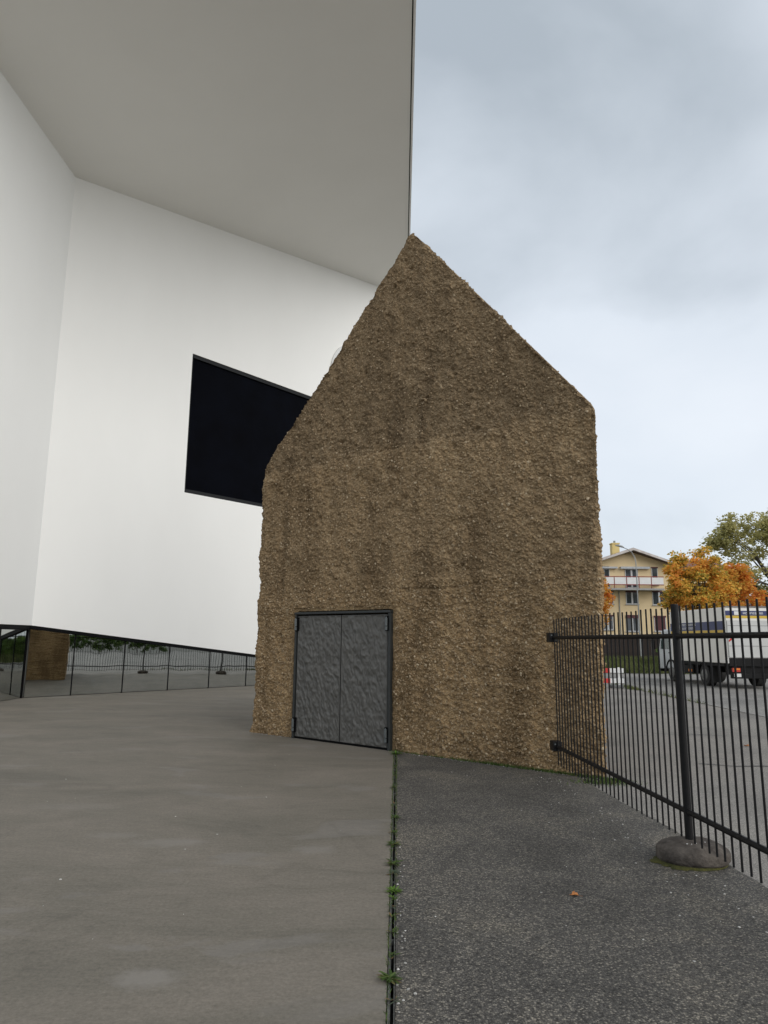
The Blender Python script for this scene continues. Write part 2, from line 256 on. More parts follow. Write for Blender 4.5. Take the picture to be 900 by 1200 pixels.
# ------------------------------------------------------------------ helpers
def tag(o, label=None, cat=None, group=None, kind=None):
    if label: o['label'] = label
    if cat: o['category'] = cat
    if group: o['group'] = group
    if kind: o['kind'] = kind
    return o
def empty(name, loc=(0, 0, 0), rz=0.0, label=None, cat=None, group=None):
    o = bpy.data.objects.new(name, None); COL.objects.link(o); o.location = loc; o.rotation_euler = (0, 0, rz); o.empty_display_size = 0.2
    return tag(o, label, cat, group)
def link(name, me, mat, parent=None):
    o = bpy.data.objects.new(name, me); COL.objects.link(o)
    if mat is not None and not me.materials: me.materials.append(MATS[mat])
    if parent: o.parent = parent
    return o
class MB:
    def __init__(s): s.v = []; s.f = []
    def box(s, x0, x1, y0, y1, z0, z1):
        b = len(s.v); s.v += [(x, y, z) for z in (z0, z1) for x, y in ((x0, y0), (x1, y0), (x1, y1), (x0, y1))]
        s.f += [[b + i for i in q] for q in ((3, 2, 1, 0), (4, 5, 6, 7), (0, 1, 5, 4), (1, 2, 6, 5), (2, 3, 7, 6), (3, 0, 4, 7))]; return s
    def prism(s, poly, z0, z1):
        """poly in xy (counter-clockwise); z0/z1 numbers or functions of (x, y)"""
        g = lambda z, p: z(*p) if callable(z) else z
        n = len(poly); b = len(s.v)
        s.v += [(p[0], p[1], g(z0, p)) for p in poly] + [(p[0], p[1], g(z1, p)) for p in poly]
        s.f += [list(range(b + n - 1, b - 1, -1)), list(range(b + n, b + 2 * n))] + [[b + i, b + (i + 1) % n, b + n + (i + 1) % n, b + n + i] for i in range(n)]; return s
    def slab(s, pts, off):
        """planar polygon of 3-D points given thickness by the vector off"""
        n = len(pts); b = len(s.v); off = Vector(off)
        s.v += [tuple(p) for p in pts] + [tuple(Vector(p) + off) for p in pts]
        s.f += [list(range(b, b + n)), list(range(b + 2 * n - 1, b + n - 1, -1))] + [[b + (i + 1) % n, b + i, b + n + i, b + n + (i + 1) % n] for i in range(n)]; return s
    def tube(s, pts, rad, n=8, cap=True):
        pts = [Vector(p) for p in pts]; b = len(s.v); rad = rad if hasattr(rad, '__len__') else [rad] * len(pts)
        for i, p in enumerate(pts):
            d = (pts[min(i + 1, len(pts) - 1)] - pts[max(i - 1, 0)]).normalized()
            a = d.cross(Vector((0, 0, 1)) if abs(d.z) < 0.9 else Vector((0, 1, 0))).normalized(); c = d.cross(a)
            s.v += [tuple(p + (a * math.cos(2 * math.pi * k / n) + c * math.sin(2 * math.pi * k / n)) * rad[i]) for k in range(n)]
        for i in range(len(pts) - 1):
            for k in range(n): s.f.append([b + i * n + k, b + i * n + (k + 1) % n, b + (i + 1) * n + (k + 1) % n, b + (i + 1) * n + k])
        if cap: s.f += [list(range(b + n - 1, b - 1, -1)), list(range(b + (len(pts) - 1) * n, b + len(pts) * n))]
        return s
    def mesh(s, name, smooth=False, fix=True):
        me = bpy.data.meshes.new(name); me.from_pydata(s.v, [], s.f); me.update()
        if fix:
            bm = bmesh.new(); bm.from_mesh(me); bmesh.ops.recalc_face_normals(bm, faces=bm.faces); bm.to_mesh(me); bm.free()
        if smooth: me.polygons.foreach_set('use_smooth', [True] * len(me.polygons)); me.update()
        return me
    def build(s, name, mat, parent=None, smooth=False, bevel=0.0, fix=True):
        o = link(name, s.mesh(name, smooth, fix), mat, parent)
        if bevel:
            md = o.modifiers.new('bevel', 'BEVEL'); md.width = bevel; md.segments = 2; md.limit_method = 'ANGLE'
        return o
def np_mesh(name, V, Fc, smooth=False):
    """V (n,3), Fc (m,k) arrays"""
    me = bpy.data.meshes.new(name); k = Fc.shape[1]
    me.vertices.add(len(V)); me.vertices.foreach_set('co', np.ascontiguousarray(V, np.float32).ravel())
    me.loops.add(Fc.size); me.loops.foreach_set('vertex_index', np.ascontiguousarray(Fc, np.int32).ravel())
    me.polygons.add(len(Fc)); me.polygons.foreach_set('loop_start', np.arange(0, Fc.size, k, dtype=np.int32))
    me.polygons.foreach_set('use_smooth', np.full(len(Fc), smooth)); me.update(calc_edges=True); me.validate(); return me
def structure(o): o['kind'] = 'structure'; return o

# lattice noise in numpy
def _h(i, j, k, s):
    n = (i * 374761393 + j * 668265263 + k * 2147483647 + s * 1274126177) & 0xFFFFFFFF
    n = ((n ^ (n >> 13)) * 1274126177) & 0xFFFFFFFF; n = ((n ^ (n >> 16)) * 2246822519) & 0xFFFFFFFF
    return ((n ^ (n >> 15)) & 0xFFFFFF) / float(0xFFFFFF)
def vnoise(P, s=0):
    I = np.floor(P).astype(np.int64); f = P - I; f = f * f * (3 - 2 * f); r = 0
    for a in (0, 1):
        for b in (0, 1):
            for c in (0, 1):
                w = (f[:, 0] if a else 1 - f[:, 0]) * (f[:, 1] if b else 1 - f[:, 1]) * (f[:, 2] if c else 1 - f[:, 2])
                r = r + w * _h(I[:, 0] + a, I[:, 1] + b, I[:, 2] + c, s)
    return r * 2 - 1
def worley(P, s=0):
    I = np.floor(P).astype(np.int64); best = np.full(len(P), 9.0); idv = np.zeros(len(P))
    for a in (-1, 0, 1):
        for b in (-1, 0, 1):
            for c in (-1, 0, 1):
                x, y, z = I[:, 0] + a, I[:, 1] + b, I[:, 2] + c
                d = (x + _h(x, y, z, s) - P[:, 0]) ** 2 + (y + _h(x, y, z, s + 1) - P[:, 1]) ** 2 + (z + _h(x, y, z, s + 2) - P[:, 2]) ** 2
                u = d < best; best = np.where(u, d, best); idv = np.where(u, _h(x, y, z, s + 3), idv)
    return np.sqrt(best), idv

# ================================================================== SETTING
drainX = lambda y: 0.05 + 0.0196 * (y - 3.33)
fenceX = lambda y: 2.12 + 0.055 * (9.0 - y)
kerbX = lambda y: 8.60 + 0.04 * (y - 18.0)
def sheet(name, mat, poly, z, depth=0.28):
    return structure(MB().prism(poly, z - depth, z).build(name, mat))
g = MB(); g.prism([(-700, -700), (700, -700), (700, 1200), (-700, 1200)], -0.6, -0.3); structure(g.build('ground', 'ground_dull'))
sheet('forecourt', 'forecourt', [(-46, -25), (drainX(-25) - 0.024, -25), (drainX(10.95) - 0.024, 10.95), (2.4, 11.0), (4.2, 17.2), (4.6, 60), (-46, 60)], 0.0)
sheet('pavement', 'pavement_asphalt', [(drainX(-25) + 0.017, -25), *[(fenceX(y) + 0.27 + random.uniform(-.015, .015) + .02 * math.sin(y * 2.1), y) for y in [-25] + [1 + .12 * k for k in range(68)]], (2.55, 10.95), (drainX(10.95) + 0.017, 10.95)], 0.0)
sheet('sidewalk', 'sidewalk_asphalt', [(fenceX(-25) + 0.01, -25), (kerbX(-25), -25), (kerbX(30), 30), (8.0, 33), (4.63, 33.5), (4.24, 17.25), (2.6, 11.0), (fenceX(9.3) + 0.01, 9.3)], -0.006)
sheet('road', 'road_asphalt', [(kerbX(-25) + 0.14, -25), (60, -25), (60, 38.2), (4.8, 40.2), (4.7, 33.7), (8.1, 33.2), (kerbX(30) + 0.16, 30.1)], -0.04, 0.2)
kb = structure(empty('kerb', (kerbX(10), 10, 0))); kb_me = None
for i in range(33):
    y = -6 + i * 1.1
    o = MB().box(0.0, 0.13, 0.006, 1.094, -0.24, 0.006).mesh('kerb_stone') if kb_me is None else kb_me
    kb_me = o; k = link('kerb_stone', o, 'kerb_granite', kb); k.location = (kerbX(y) - kerbX(10) + 0.004, y - 10, random.uniform(-0.004, 0.004)); k.rotation_euler.z = -math.atan(0.04)
# tar-sealed cracks in the sidewalk
sw = bpy.data.objects['sidewalk']
for pts in ([(4.9, 13.2), (5.3, 13.0), (5.7, 13.05), (6.1, 12.9)], [(4.3, 10.0), (4.7, 9.8), (5.1, 9.85), (5.7, 9.6)], [(6.4, 18.2), (6.9, 18.0), (7.4, 18.15)]):
    b = MB(); n = len(pts)
    b.v = [(x, y + 0.012 + random.uniform(0, .012), 0.0005) for x, y in pts] + [(x, y - 0.012 - random.uniform(0, .012), 0.0005) for x, y in pts]
    b.f = [[i, i + 1, n + i + 1, n + i] for i in range(n - 1)]; b.build('crack', 'tar', sw)

# ================================================================== WHITE BUILDING
C0 = Vector((-9.6, 19.5, 0)); D1 = Vector((0.6517, 0.7585, 0)).normalized(); N1 = Vector((D1.y, -D1.x, 0))
soff = lambda x, y: 15.56 + 0.191 * (x + 9.67) + 0.04 * (y - 19.46)
U_END = 16.29; E1 = C0 + D1 * U_END
edgeX = lambda y: 0.593 + 0.0251 * (y - 15.0)
YF = 11.3  # unseen front end of the building, cut back to let in more sky light
wb = empty('white_building', C0, 0, 'large white building with overhanging grey soffit, recessed black screen and mirrored base', 'building')
L_ = lambda p: Vector(p) - C0                                   # world -> local of the building
def w1(u, z, off=0.0): return L_(C0 + D1 * u + N1 * off + Vector((0, 0, z)))
def w0(y, z, off=0.0): return L_((-9.6 + off, y, z))
zb1 = lambda u: 1.93 - 0.109 * u                                 # lower edge of the sloping wall
zt1 = lambda u: soff(*(C0 + D1 * u).xy)
SC = (4.53, 11.0, 6.40, 11.30)                                   # screen opening
b = MB(); back = -N1 * 0.35
for q in ([(0, zb1(0)), (SC[0], zb1(SC[0])), (SC[0], zt1(SC[0])), (0, zt1(0))],
          [(SC[1], zb1(SC[1])), (U_END, zb1(U_END)), (U_END, zt1(U_END)), (SC[1], zt1(SC[1]))],
          [(SC[0], zb1(SC[0])), (SC[1], zb1(SC[1])), (SC[1], SC[2]), (SC[0], SC[2])],
          [(SC[0], SC[3]), (SC[1], SC[3]), (SC[1], zt1(SC[1])), (SC[0], zt1(SC[0]))]):
    b.slab([w1(u, z) for u, z in q], back)
b.build('screen_wall', 'white_render', wb)
b = MB(); b.slab([w0(19.5, 1.93), w0(YF, 1.93), w0(YF, soff(-9.6, YF)), w0(19.5, soff(-9.6, 19.5))], (-0.35, 0, 0)); b.build('side_wall', 'white_render', wb)
# building body behind the walls and above the soffit
body = [(-46, YF), (-9.96, YF), (-9.96, 19.63), tuple((E1 - N1 * 0.36).xy), (1.7, 60), (-46, 60)]
MB().prism([tuple(L_((x, y, 0)).xy) for x, y in body], -0.2, lambda x, y: 16.5).build('body', 'white_render', wb)
cap = [(-46, YF), (edgeX(YF), YF), (edgeX(60), 60), (-46, 60)]
s_loc = lambda x, y: soff(x + C0.x, y + C0.y)
MB().prism([tuple(L_((x, y, 0)).xy) for x, y in [(-9.8, YF), (edgeX(YF), YF), (edgeX(33), 33), (-9.8, 33)]], s_loc, lambda x, y: s_loc(x, y) + 0.3).build('soffit', 'soffit_render', wb)
MB().prism([tuple(L_((x, y, 0)).xy) for x, y in cap], lambda x, y: max(s_loc(x, y) + 0.32, 16.4), 27.0).build('upper_body', 'white_render', wb)
b = MB(); b.prism([tuple(L_((edgeX(y) + a, y, 0)).xy) for y, a in ((YF, 0.003), (YF, 0.035), (33, 0.035), (33, 0.003))], lambda x, y: s_loc(x, y) + 0.02, lambda x, y: s_loc(x, y) + 0.35); b.build('shadow_gap', 'black_frame_and_shade', wb)
b = MB(); b.prism([tuple(L_((edgeX(y) + a, y, 0)).xy) for y, a in ((YF, 0.038), (YF, 0.10), (33, 0.10), (33, 0.038))], lambda x, y: s_loc(x, y) - 0.01, 27.1); b.build('fascia', 'white_render', wb)
# screen, set back in its opening
b = MB(); b.slab([w1(u, z, -0.10) for u, z in ((SC[0] + .002, SC[2] + .002), (SC[1] - .002, SC[2] + .002), (SC[1] - .002, SC[3] - .002), (SC[0] + .002, SC[3] - .002))], -N1 * 0.2); scr = b.build('screen', 'screen_black', wb)
scr['label'] = 'black rectangular display screen'
for (u0, u1, z0, z1) in ((SC[0] + .003, SC[1] - .003, SC[2] + .003, SC[2] + .13), (SC[0] + .003, SC[1] - .003, SC[3] - .13, SC[3] - .003), (SC[0] + .003, SC[0] + .05, SC[2] + .132, SC[3] - .132), (SC[1] - .05, SC[1] - .003, SC[2] + .132, SC[3] - .132)):
    MB().slab([w1(u0, z0, -0.03), w1(u1, z0, -0.03), w1(u1, z1, -0.03), w1(u0, z1, -0.03)], -N1 * 0.068).build('screen_frame', 'screen_edge', wb)
# round disc, mostly hidden by the gatehouse gable
n = 48; b = MB(); b.slab([w1(12.76 + 1.58 * math.cos(2 * math.pi * k / n), 12.75 + 1.58 * math.sin(2 * math.pi * k / n), 0.07) for k in range(n)], -N1 * 0.069); b.build('wall_disc', 'pale_disc', wb)
# mirrored base band: one pane after another, black joints and head
joints = [0.0, 1.29, 2.85, 4.40, 5.95, 7.50, 9.05, 10.6, 12.15, 13.7, 15.2]
for a, c in zip(joints[:-1], joints[1:]):
    tilt = random.uniform(-0.004, 0.004)
    MB().slab([w1(a + .016, 0.015, -.085), w1(c - .016, 0.015, -.085 + tilt), w1(c - .016, zb1(c) - .10, -.085 + tilt), w1(a + .016, zb1(a) - .10, -.085)], -N1 * 0.05).build('mirror_pane', 'mirror', wb)
    MB().slab([w1(c - .014, -0.1, -.075), w1(c + .014, -0.1, -.075), w1(c + .014, zb1(c) - .095, -.075), w1(c - .014, zb1(c) - .095, -.075)], -N1 * 0.1).build('joint', 'black_frame_and_shade', wb)
    MB().slab([w1(a, zb1(a) - .09, -.02), w1(c, zb1(c) - .09, -.02), w1(c, zb1(c) - .003, -.02), w1(a, zb1(a) - .003, -.02)], -N1 * 0.18).build('head_rail', 'black_frame_and_shade', wb)
ys = [19.5, 18.1, 16.55, 15.0, 13.45, YF]
for a, c in zip(ys[:-1], ys[1:]):
    MB().slab([w0(a - (.10 if a == 19.5 else .03), .015, -.085), w0(c + .03, .015, -.085), w0(c + .03, 1.80, -.085), w0(a - (.10 if a == 19.5 else .03), 1.80, -.085)], (-.05, 0, 0)).build('mirror_pane', 'mirror', wb)
    MB().slab([w0(a + .024, -.1, -.075), w0(a - .024, -.1, -.075), w0(a - .024, 1.805, -.075), w0(a + .024, 1.805, -.075)], (-.1, 0, 0)).build('joint', 'black_frame_and_shade', wb)
    MB().slab([w0(a, 1.81, -.02), w0(c, 1.81, -.02), w0(c, 1.927, -.02), w0(a, 1.927, -.02)], (-.18, 0, 0)).build('head_rail', 'black_frame_and_shade', wb)

# ================================================================== GATEHOUSE (rammed gravel, irregular plan)
GFL = Vector((-2.29, 12.86, 0)); GANG = math.atan2(-0.6315, 0.7753)
gh = empty('gatehouse', GFL, GANG, 'brown rough gravel gatehouse with steep gable and dark double door', 'gatehouse')
GW = 6.40
BLp, BRp, BAp = (-2.14, 5.14), (2.56, 7.29), (0.25, 6.25)        # back corners and back ridge, local
DOOR = (1.09, 3.12, 2.06)
def wall_disp(P):
    """relief in metres along the normal"""
    z = P[:, 2]
    d = 0.022 * vnoise(P * 0.8, 3) + 0.020 * vnoise(P * 2.3, 5) + 0.018 * vnoise(P * 6.1, 9) + 0.012 * vnoise(P * 15.0, 12)
    w, idv = worley(P * 23.0 + 0.35 * vnoise(P * 9, 4)[:, None], 21)
    d += np.clip(0.62 - w, -0.2, 0.6) * 0.042 * (0.25 + 1.2 * idv)
    w2, id2 = worley(P * 9.0, 41)
    d += np.where(id2 > 0.86, np.clip(0.5 - w2, 0, 0.5) * 0.05, 0) - np.where(id2 < 0.09, np.clip(0.5 - w2, 0, 0.5) * 0.09, 0)
    jz = z + 0.03 * vnoise(P * 1.7, 31)
    for h in (2.38, 4.62):
        d -= 0.022 * np.exp(-((jz - h) / 0.022) ** 2) * (0.5 + 0.5 * vnoise(P * 1.1, 33))
    d -= 0.022 / (1 + np.exp(-(jz - 4.62) / 0.02))
    return d
def gate_mesh():
    M1, M2, NR = 210, 188, 470; M = M1 + M2
    s = np.concatenate([np.linspace(0.0, 3.42, M1 + 1), np.linspace(3.42, GW, M2 + 1)[1:]])
    hh = np.interp(s, [0, 0.05, 3.34, 3.42, 3.5, 5.05, 5.25, 6.34, GW], [4.70, 4.82, 8.20, 8.25, 8.19, 6.29, 6.03, 4.68, 4.56])
    j = np.arange(NR + 1) / NR
    Z = hh[:, None] * j[None, :]; X = np.repeat(s[:, None], NR + 1, 1)
    X = X + (Z / 4.7).clip(0, 1) * np.interp(s, [0, GW], [0.07, 0.09])[:, None]
    Z = Z - (j[None, :] == 0) * 0.12
    V = [np.stack([X, np.zeros_like(X), Z], -1).reshape(-1, 3)]
    idx = np.arange((M + 1) * (NR + 1)).reshape(M + 1, NR + 1)
    Fq = [np.stack([idx[:-1, :-1], idx[1:, :-1], idx[1:, 1:], idx[:-1, 1:]], -1).reshape(-1, 4)]
    # perimeter: left column up, roofline, right column down
    per = np.concatenate([idx[0, :], idx[1:, NR], idx[M, NR - 1::-1]])
    fp = V[0][per]
    sb = fp[:, 0] / GW; half = sb < 3.42 / GW
    bx = np.where(half, BLp[0] + (BAp[0] - BLp[0]) * sb / (3.42 / GW), BAp[0] + (BRp[0] - BAp[0]) * (sb - 3.42 / GW) / (1 - 3.42 / GW))
    by = np.where(half, BLp[1] + (BAp[1] - BLp[1]) * sb / (3.42 / GW), BAp[1] + (BRp[1] - BAp[1]) * (sb - 3.42 / GW) / (1 - 3.42 / GW))
    bz = fp[:, 2] * 0.95; bp = np.stack([bx, by, bz], -1)
    K = 44; tt = (np.arange(1, K + 1) / K) ** 1.7; prev = per; base = len(V[0]); npn = len(per)
    for k, tk in enumerate(tt):
        ring = fp + (bp - fp) * tk; V.append(ring); cur = np.arange(base, base + npn); base += npn
        Fq.append(np.stack([prev[:-1], prev[1:], cur[1:], cur[:-1]], -1)); prev = cur
    # back face: strips between the two halves of the perimeter ring
    hN = npn // 2; a = prev[:hN + 1]; c = prev[::-1][:hN + 1]
    st = 6; a = a[::st]; c = c[::st]
    A, Cc = np.concatenate(V)[a], np.concatenate(V)[c]; G = 70; grid = []
    for k in range(G + 1): grid.append(A + (Cc - A) * k / G)
    grid = np.stack(grid, 0); V.append(grid.reshape(-1, 3)); bi = np.arange(base, base + grid.shape[0] * grid.shape[1]).reshape(grid.shape[:2])
    Fq.append(np.stack([bi[:-1, :-1], bi[:-1, 1:], bi[1:, 1:], bi[1:, :-1]], -1).reshape(-1, 4))
    V = np.concatenate(V); Fq = np.concatenate(Fq)
    me = np_mesh('gatehouse_wall', V, Fq, False)
    nv = np.zeros(len(V) * 3, np.float32); me.vertex_normals.foreach_get('vector', nv); nv = nv.reshape(-1, 3).astype(float)
    nfront = (M + 1) * (NR + 1)
    ctr = np.array([2.0, 3.2, 3.0]); flip = ((V - ctr) * nv).sum(1) < 0; nv[flip] *= -1
    # rounded arrises: ease the outline in near its edge
    d = wall_disp(V)
    fr = np.zeros(len(V), bool); fr[:nfront] = True
    xs, zs = V[:, 0], V[:, 2]
    dx0, dx1 = (DOOR[0] - 0.015 - xs), (xs - DOOR[1] - 0.015); dz = zs - DOOR[2] - 0.015
    rect = np.maximum(np.maximum(dx0, dx1), dz)
    inside = fr & (rect < 0); d[inside] = -0.16
    near = fr & (rect >= 0) & (rect < 0.06); d[near] = d[near] * 0.4 - 0.006
    edge = np.zeros(len(V)); edge[per] = 1.0; edge[idx[1, :]] = .5; edge[idx[M - 1, :]] = .5; edge[idx[1:-1, NR - 1]] = .5
    d -= 0.022 * edge
    V2 = V + nv * d[:, None]; V2[:, 2] = np.where(V[:, 2] < 0.0, V[:, 2], V2[:, 2])
    me.vertices.foreach_set('co', V2.astype(np.float32).ravel()); me.update()
    return me, V2, Fq, nfront, idx, rect
gme, GV, GF, gnf, gidx, grect = gate_mesh()
link('wall', gme, 'rammed', gh)
# pebbles pressed into the face
def pebbles():
    nq = (gidx.shape[0] - 1) * (gidx.shape[1] - 1); q = GF[:nq]
    cen = GV[q].mean(1); nr = np.cross(GV[q[:, 1]] - GV[q[:, 0]], GV[q[:, 3]] - GV[q[:, 0]]); ar = np.linalg.norm(nr, axis=1); nr /= ar[:, None]
    ok = (grect[q].min(1) > 0.03) & (cen[:, 2] > 0.0); w = ar * ok * (1.0 + 0.9 * (cen[:, 2] < 2.4) - 0.35 * (cen[:, 2] > 4.6)); w /= w.sum()
    n = 20000; pick = rng.choice(nq, n, p=w)
    bm = bmesh.new(); bmesh.ops.create_icosphere(bm, subdivisions=1, radius=1.0); bm.verts.ensure_lookup_table()
    iv = np.array([v.co[:] for v in bm.verts]); fi = np.array([[v.index for v in f.verts] for f in bm.faces]); bm.free()
    r = 0.0065 + 0.013 * rng.random(n) ** 2.2
    V = np.repeat(iv[None], n, 0) * (0.75 + 0.5 * rng.random((n, len(iv), 1)))
    V = V * (r[:, None] * (0.65 + 0.7 * rng.random((n, 3))))[:, None, :]
    a = rng.random(n) * 6.283; ca, sa = np.cos(a), np.sin(a)
    x = V[:, :, 0] * ca[:, None] - V[:, :, 2] * sa[:, None]; z = V[:, :, 0] * sa[:, None] + V[:, :, 2] * ca[:, None]; V[:, :, 0] = x; V[:, :, 2] = z
    V += (cen[pick] + nr[pick] * (r * 0.15)[:, None] * np.sign(-nr[pick][:, 1:2]))[:, None, :]
    Fi = (fi[None] + (np.arange(n) * len(iv))[:, None, None]).reshape(-1, 3)
    return np_mesh('pebbles', V.reshape(-1, 3), Fi, False)
po = link('pebbles', pebbles(), 'pebble_mix', gh); po['kind'] = 'stuff'
# double door of hammered metal
def leaf(x0, x1, seed):
    nx, nz = 120, 240; xs = np.linspace(x0, x1, nx); zs = np.linspace(0.035, 2.0, nz)
    X, Z = np.meshgrid(xs, zs, indexing='ij'); P = np.stack([X, np.zeros_like(X), Z], -1).reshape(-1, 3)
    Q = P * np.array([25.0, 1, 12.5]) + seed; Q[:, 0] += 0.22 * Q[:, 2]
    Q[:, 0] += 0.8 * vnoise(P * 6 + seed, 6); d = 0.012 * vnoise(Q, 2) + 0.006 * vnoise(Q * 2.1, 8) - 0.012 * np.abs(vnoise(Q * 0.8 + 7, 3))
    ed = np.minimum(np.minimum(P[:, 0] - x0, x1 - P[:, 0]), np.minimum(P[:, 2] - 0.035, 2.0 - P[:, 2])); d *= np.clip(ed / 0.03, 0, 1)
    V = P.copy(); V[:, 1] = -0.035 - d
    i = np.arange(nx * nz).reshape(nx, nz); Fq = np.stack([i[:-1, :-1], i[1:, :-1], i[1:, 1:], i[:-1, 1:]], -1).reshape(-1, 4)
    bk = np.concatenate([i[:, 0], i[-1, 1:], i[-2::-1, -1], i[0, -2:0:-1]]); off = len(V); R = V[bk].copy(); R[:, 1] = 0.03
    V = np.concatenate([V, R]); m = len(bk); r = np.arange(m)
    Fq = np.concatenate([Fq, np.stack([bk, off + r, off + (r + 1) % m, np.roll(bk, -1)], -1)])
    return np_mesh('door_leaf', V, Fq, True)
mid = 2.115
for x0, x1, sd_ in ((DOOR[0] + .030, mid - .010, 1.3), (mid + .010, DOOR[1] - .052, 9.7)): link('door_leaf', leaf(x0, x1, sd_), 'hammered', gh)
MB().box(DOOR[0] - .03, DOOR[1] + .03, -.075, .05, 2.025, 2.062).build('door_head', 'door_steel', gh, bevel=.004)
MB().box(DOOR[0] - .025, DOOR[0] + .012, -.06, .05, 0.0, 2.023).build('door_jamb', 'door_steel', gh, bevel=.004)
MB().box(DOOR[1] - .020, DOOR[1] + .025, -.06, .05, 0.0, 2.023).build('door_jamb', 'door_steel', gh, bevel=.004)
MB().box(DOOR[0] + .014, DOOR[1] - .022, -.02, .05, 0.003, 0.03).build('door_sill', 'black_frame_and_shade', gh)
MB().box(mid - .0085, mid + .0085, -.030, .04, .036, 1.998).build('door_gap_strip', 'black_frame_and_shade', gh)  # black strip stands for the shade between the leaves, whose edges are lit
MB().box(DOOR[0] + .014, DOOR[1] - .022, 0.045, .05, 0.03, 2.02).build('door_backing', 'black_frame_and_shade', gh)
for x in (DOOR[0] + .022, DOOR[1] - .036):
    for z in (0.12, 1.76):
        h = MB().tube([(x, -.085, z), (x, -.085, z + .055)], .021, 10).tube([(x, -.085, z + .065), (x, -.085, z + .185)], .021, 10).tube([(x, -.085, z + .185), (x, -.085, z + .205)], [.011, .005], 10)
        h.box(x - .012, x + .012, -.083, -.03, z + .01, z + .05); hg = h.build('hinge', 'hinge_steel', gh); MB().box(x - .034, x + .034, -.066, -.03, z - .012, z + .215).build('hinge_shadow_plate', 'black_frame_and_shade', hg)  # black plate set behind each hinge to stand for its shadow

# ================================================================== STEEL FENCE
def fence(name, label, p_house, p_end, posts, ztop=1.885, zbot=0.145, rails=(1.655, 0.355), feet=True, bracket_at=None):
    A = Vector(p_house); B = Vector(p_end); d = (B - A); Ln = d.length; d.normalize(); ang = math.atan2(d.y, d.x)
    r = empty(name, A, ang, label, 'fence')
    for z in rails:
        b = MB().tube([(0.0, 0, z), (Ln, 0, z)], 0.021, 10); b.build('rail', 'fence_steel', r, smooth=False)
    bar = MB().tube([(0, 0, zbot), (0, 0, ztop - .004), (0, 0, ztop)], [.0078, .0078, .006], 8).mesh('bar')
    n = int(Ln / 0.1045)
    for i in range(n):
        x = 0.06 + i * 0.1045
        if any(abs(x - p) < 0.04 for p in posts): continue
        o = link('bar', bar, 'fence_steel', r); o.location = (x, 0.0, random.uniform(-.004, .004)); o.rotation_euler.y = random.uniform(-.0015, .0015)
    for p in posts:
        po = MB().tube([(p, 0, 0.06), (p, 0, ztop + .012), (p, 0, ztop + .02)], [.029, .029, .025], 16).build('post', 'fence_steel', r)
        for z in rails: MB().tube([(p, .029, z), (p, .035, z)], .010, 8).build('bolt', 'bright_bolt', po)
    for z in rails:
        br = MB().box(-.10, .045, -.055, .055, z - .055, z + .06).build('bracket', 'fence_steel', r, bevel=.006)
        for dy in (-.03, .03): MB().tube([(.045, dy, z - dy), (.05, dy, z - dy)], .009, 8).build('bolt', 'hinge_steel', br)
    return r
fy = 2.14
fence('steel_fence', 'black round-bar steel fence running from the gatehouse front towards the viewer', (fenceX(8.93), 8.93, 0), (fenceX(fy), fy, 0), [3.318, 6.75])
fence('steel_fence', 'black round-bar steel fence behind the gatehouse, seen mirrored in the glass base', (3.98, 16.9, 0), (4.22, 31.0, 0), [3.4, 6.9, 10.4, 13.9])
# concrete boulder footings
def footing(loc, seed, label):
    bm = bmesh.new(); bmesh.ops.create_icosphere(bm, subdivisions=5, radius=1.0)
    V = np.array([v.co[:] for v in bm.verts]); nd = vnoise(V * 1.6 + seed, 3) * .06 + vnoise(V * 4 + seed, 4) * .022 + vnoise(V * 14 + seed, 5) * .010
    for v, k in zip(bm.verts, nd):
        c = v.co; z = c.z; z = math.copysign(abs(z) ** 0.75, z)
        v.co = Vector((c.x * 0.268 * (1 + k), c.y * 0.235 * (1 + k), 0.06 + z * 0.098 * (1 + k * 1.5)))
    me = bpy.data.meshes.new('footing'); bm.to_mesh(me); bm.free(); me.polygons.foreach_set('use_smooth', [True] * len(me.polygons))
    o = link('boulder_footing', me, 'footing_stone'); o.location = loc; return tag(o, label, 'footing', 'boulder feet of the fence posts')
fx = lambda p: Vector((fenceX(8.93), 8.93, 0)).lerp(Vector((fenceX(fy), fy, 0)), p / (Vector((fenceX(fy) - fenceX(8.93), fy - 8.93, 0)).length))
p1 = fx(3.318); foot1 = footing((p1.x + .015, p1.y + .01, 0), 1.0, 'rounded grey concrete boulder footing with moss under the fence post')
p2 = fx(6.75); footing((p2.x + .01, p2.y, 0), 5.0, 'rounded concrete boulder footing under the nearest fence post')
for i, yy in enumerate((3.4, 6.9, 10.4, 13.9)):
    q = Vector((3.98, 16.9, 0)).lerp(Vector((4.22, 31, 0)), yy / 14.1)
    footing((q.x, q.y, 0), 8.0 + i, '%s boulder footing of the fence behind the gatehouse' % ('first', 'second', 'third', 'fourth')[i])
for k in range(9):      # white bird droppings on the near boulder
    a = random.uniform(3.4, 5.6); t_ = random.uniform(.35, .9); x = math.cos(a) * .25 * t_; y = math.sin(a) * .215 * t_
    z = .06 + .098 * (1 - t_ * t_) ** .375; rr = random.uniform(.003, .008)
    MB().tube([(x, y, z - .004), (x, y, z + .002), (x, y, z + .004)], [rr, rr, rr * .5], 7).build('bird_dropping', 'print_white', foot1)
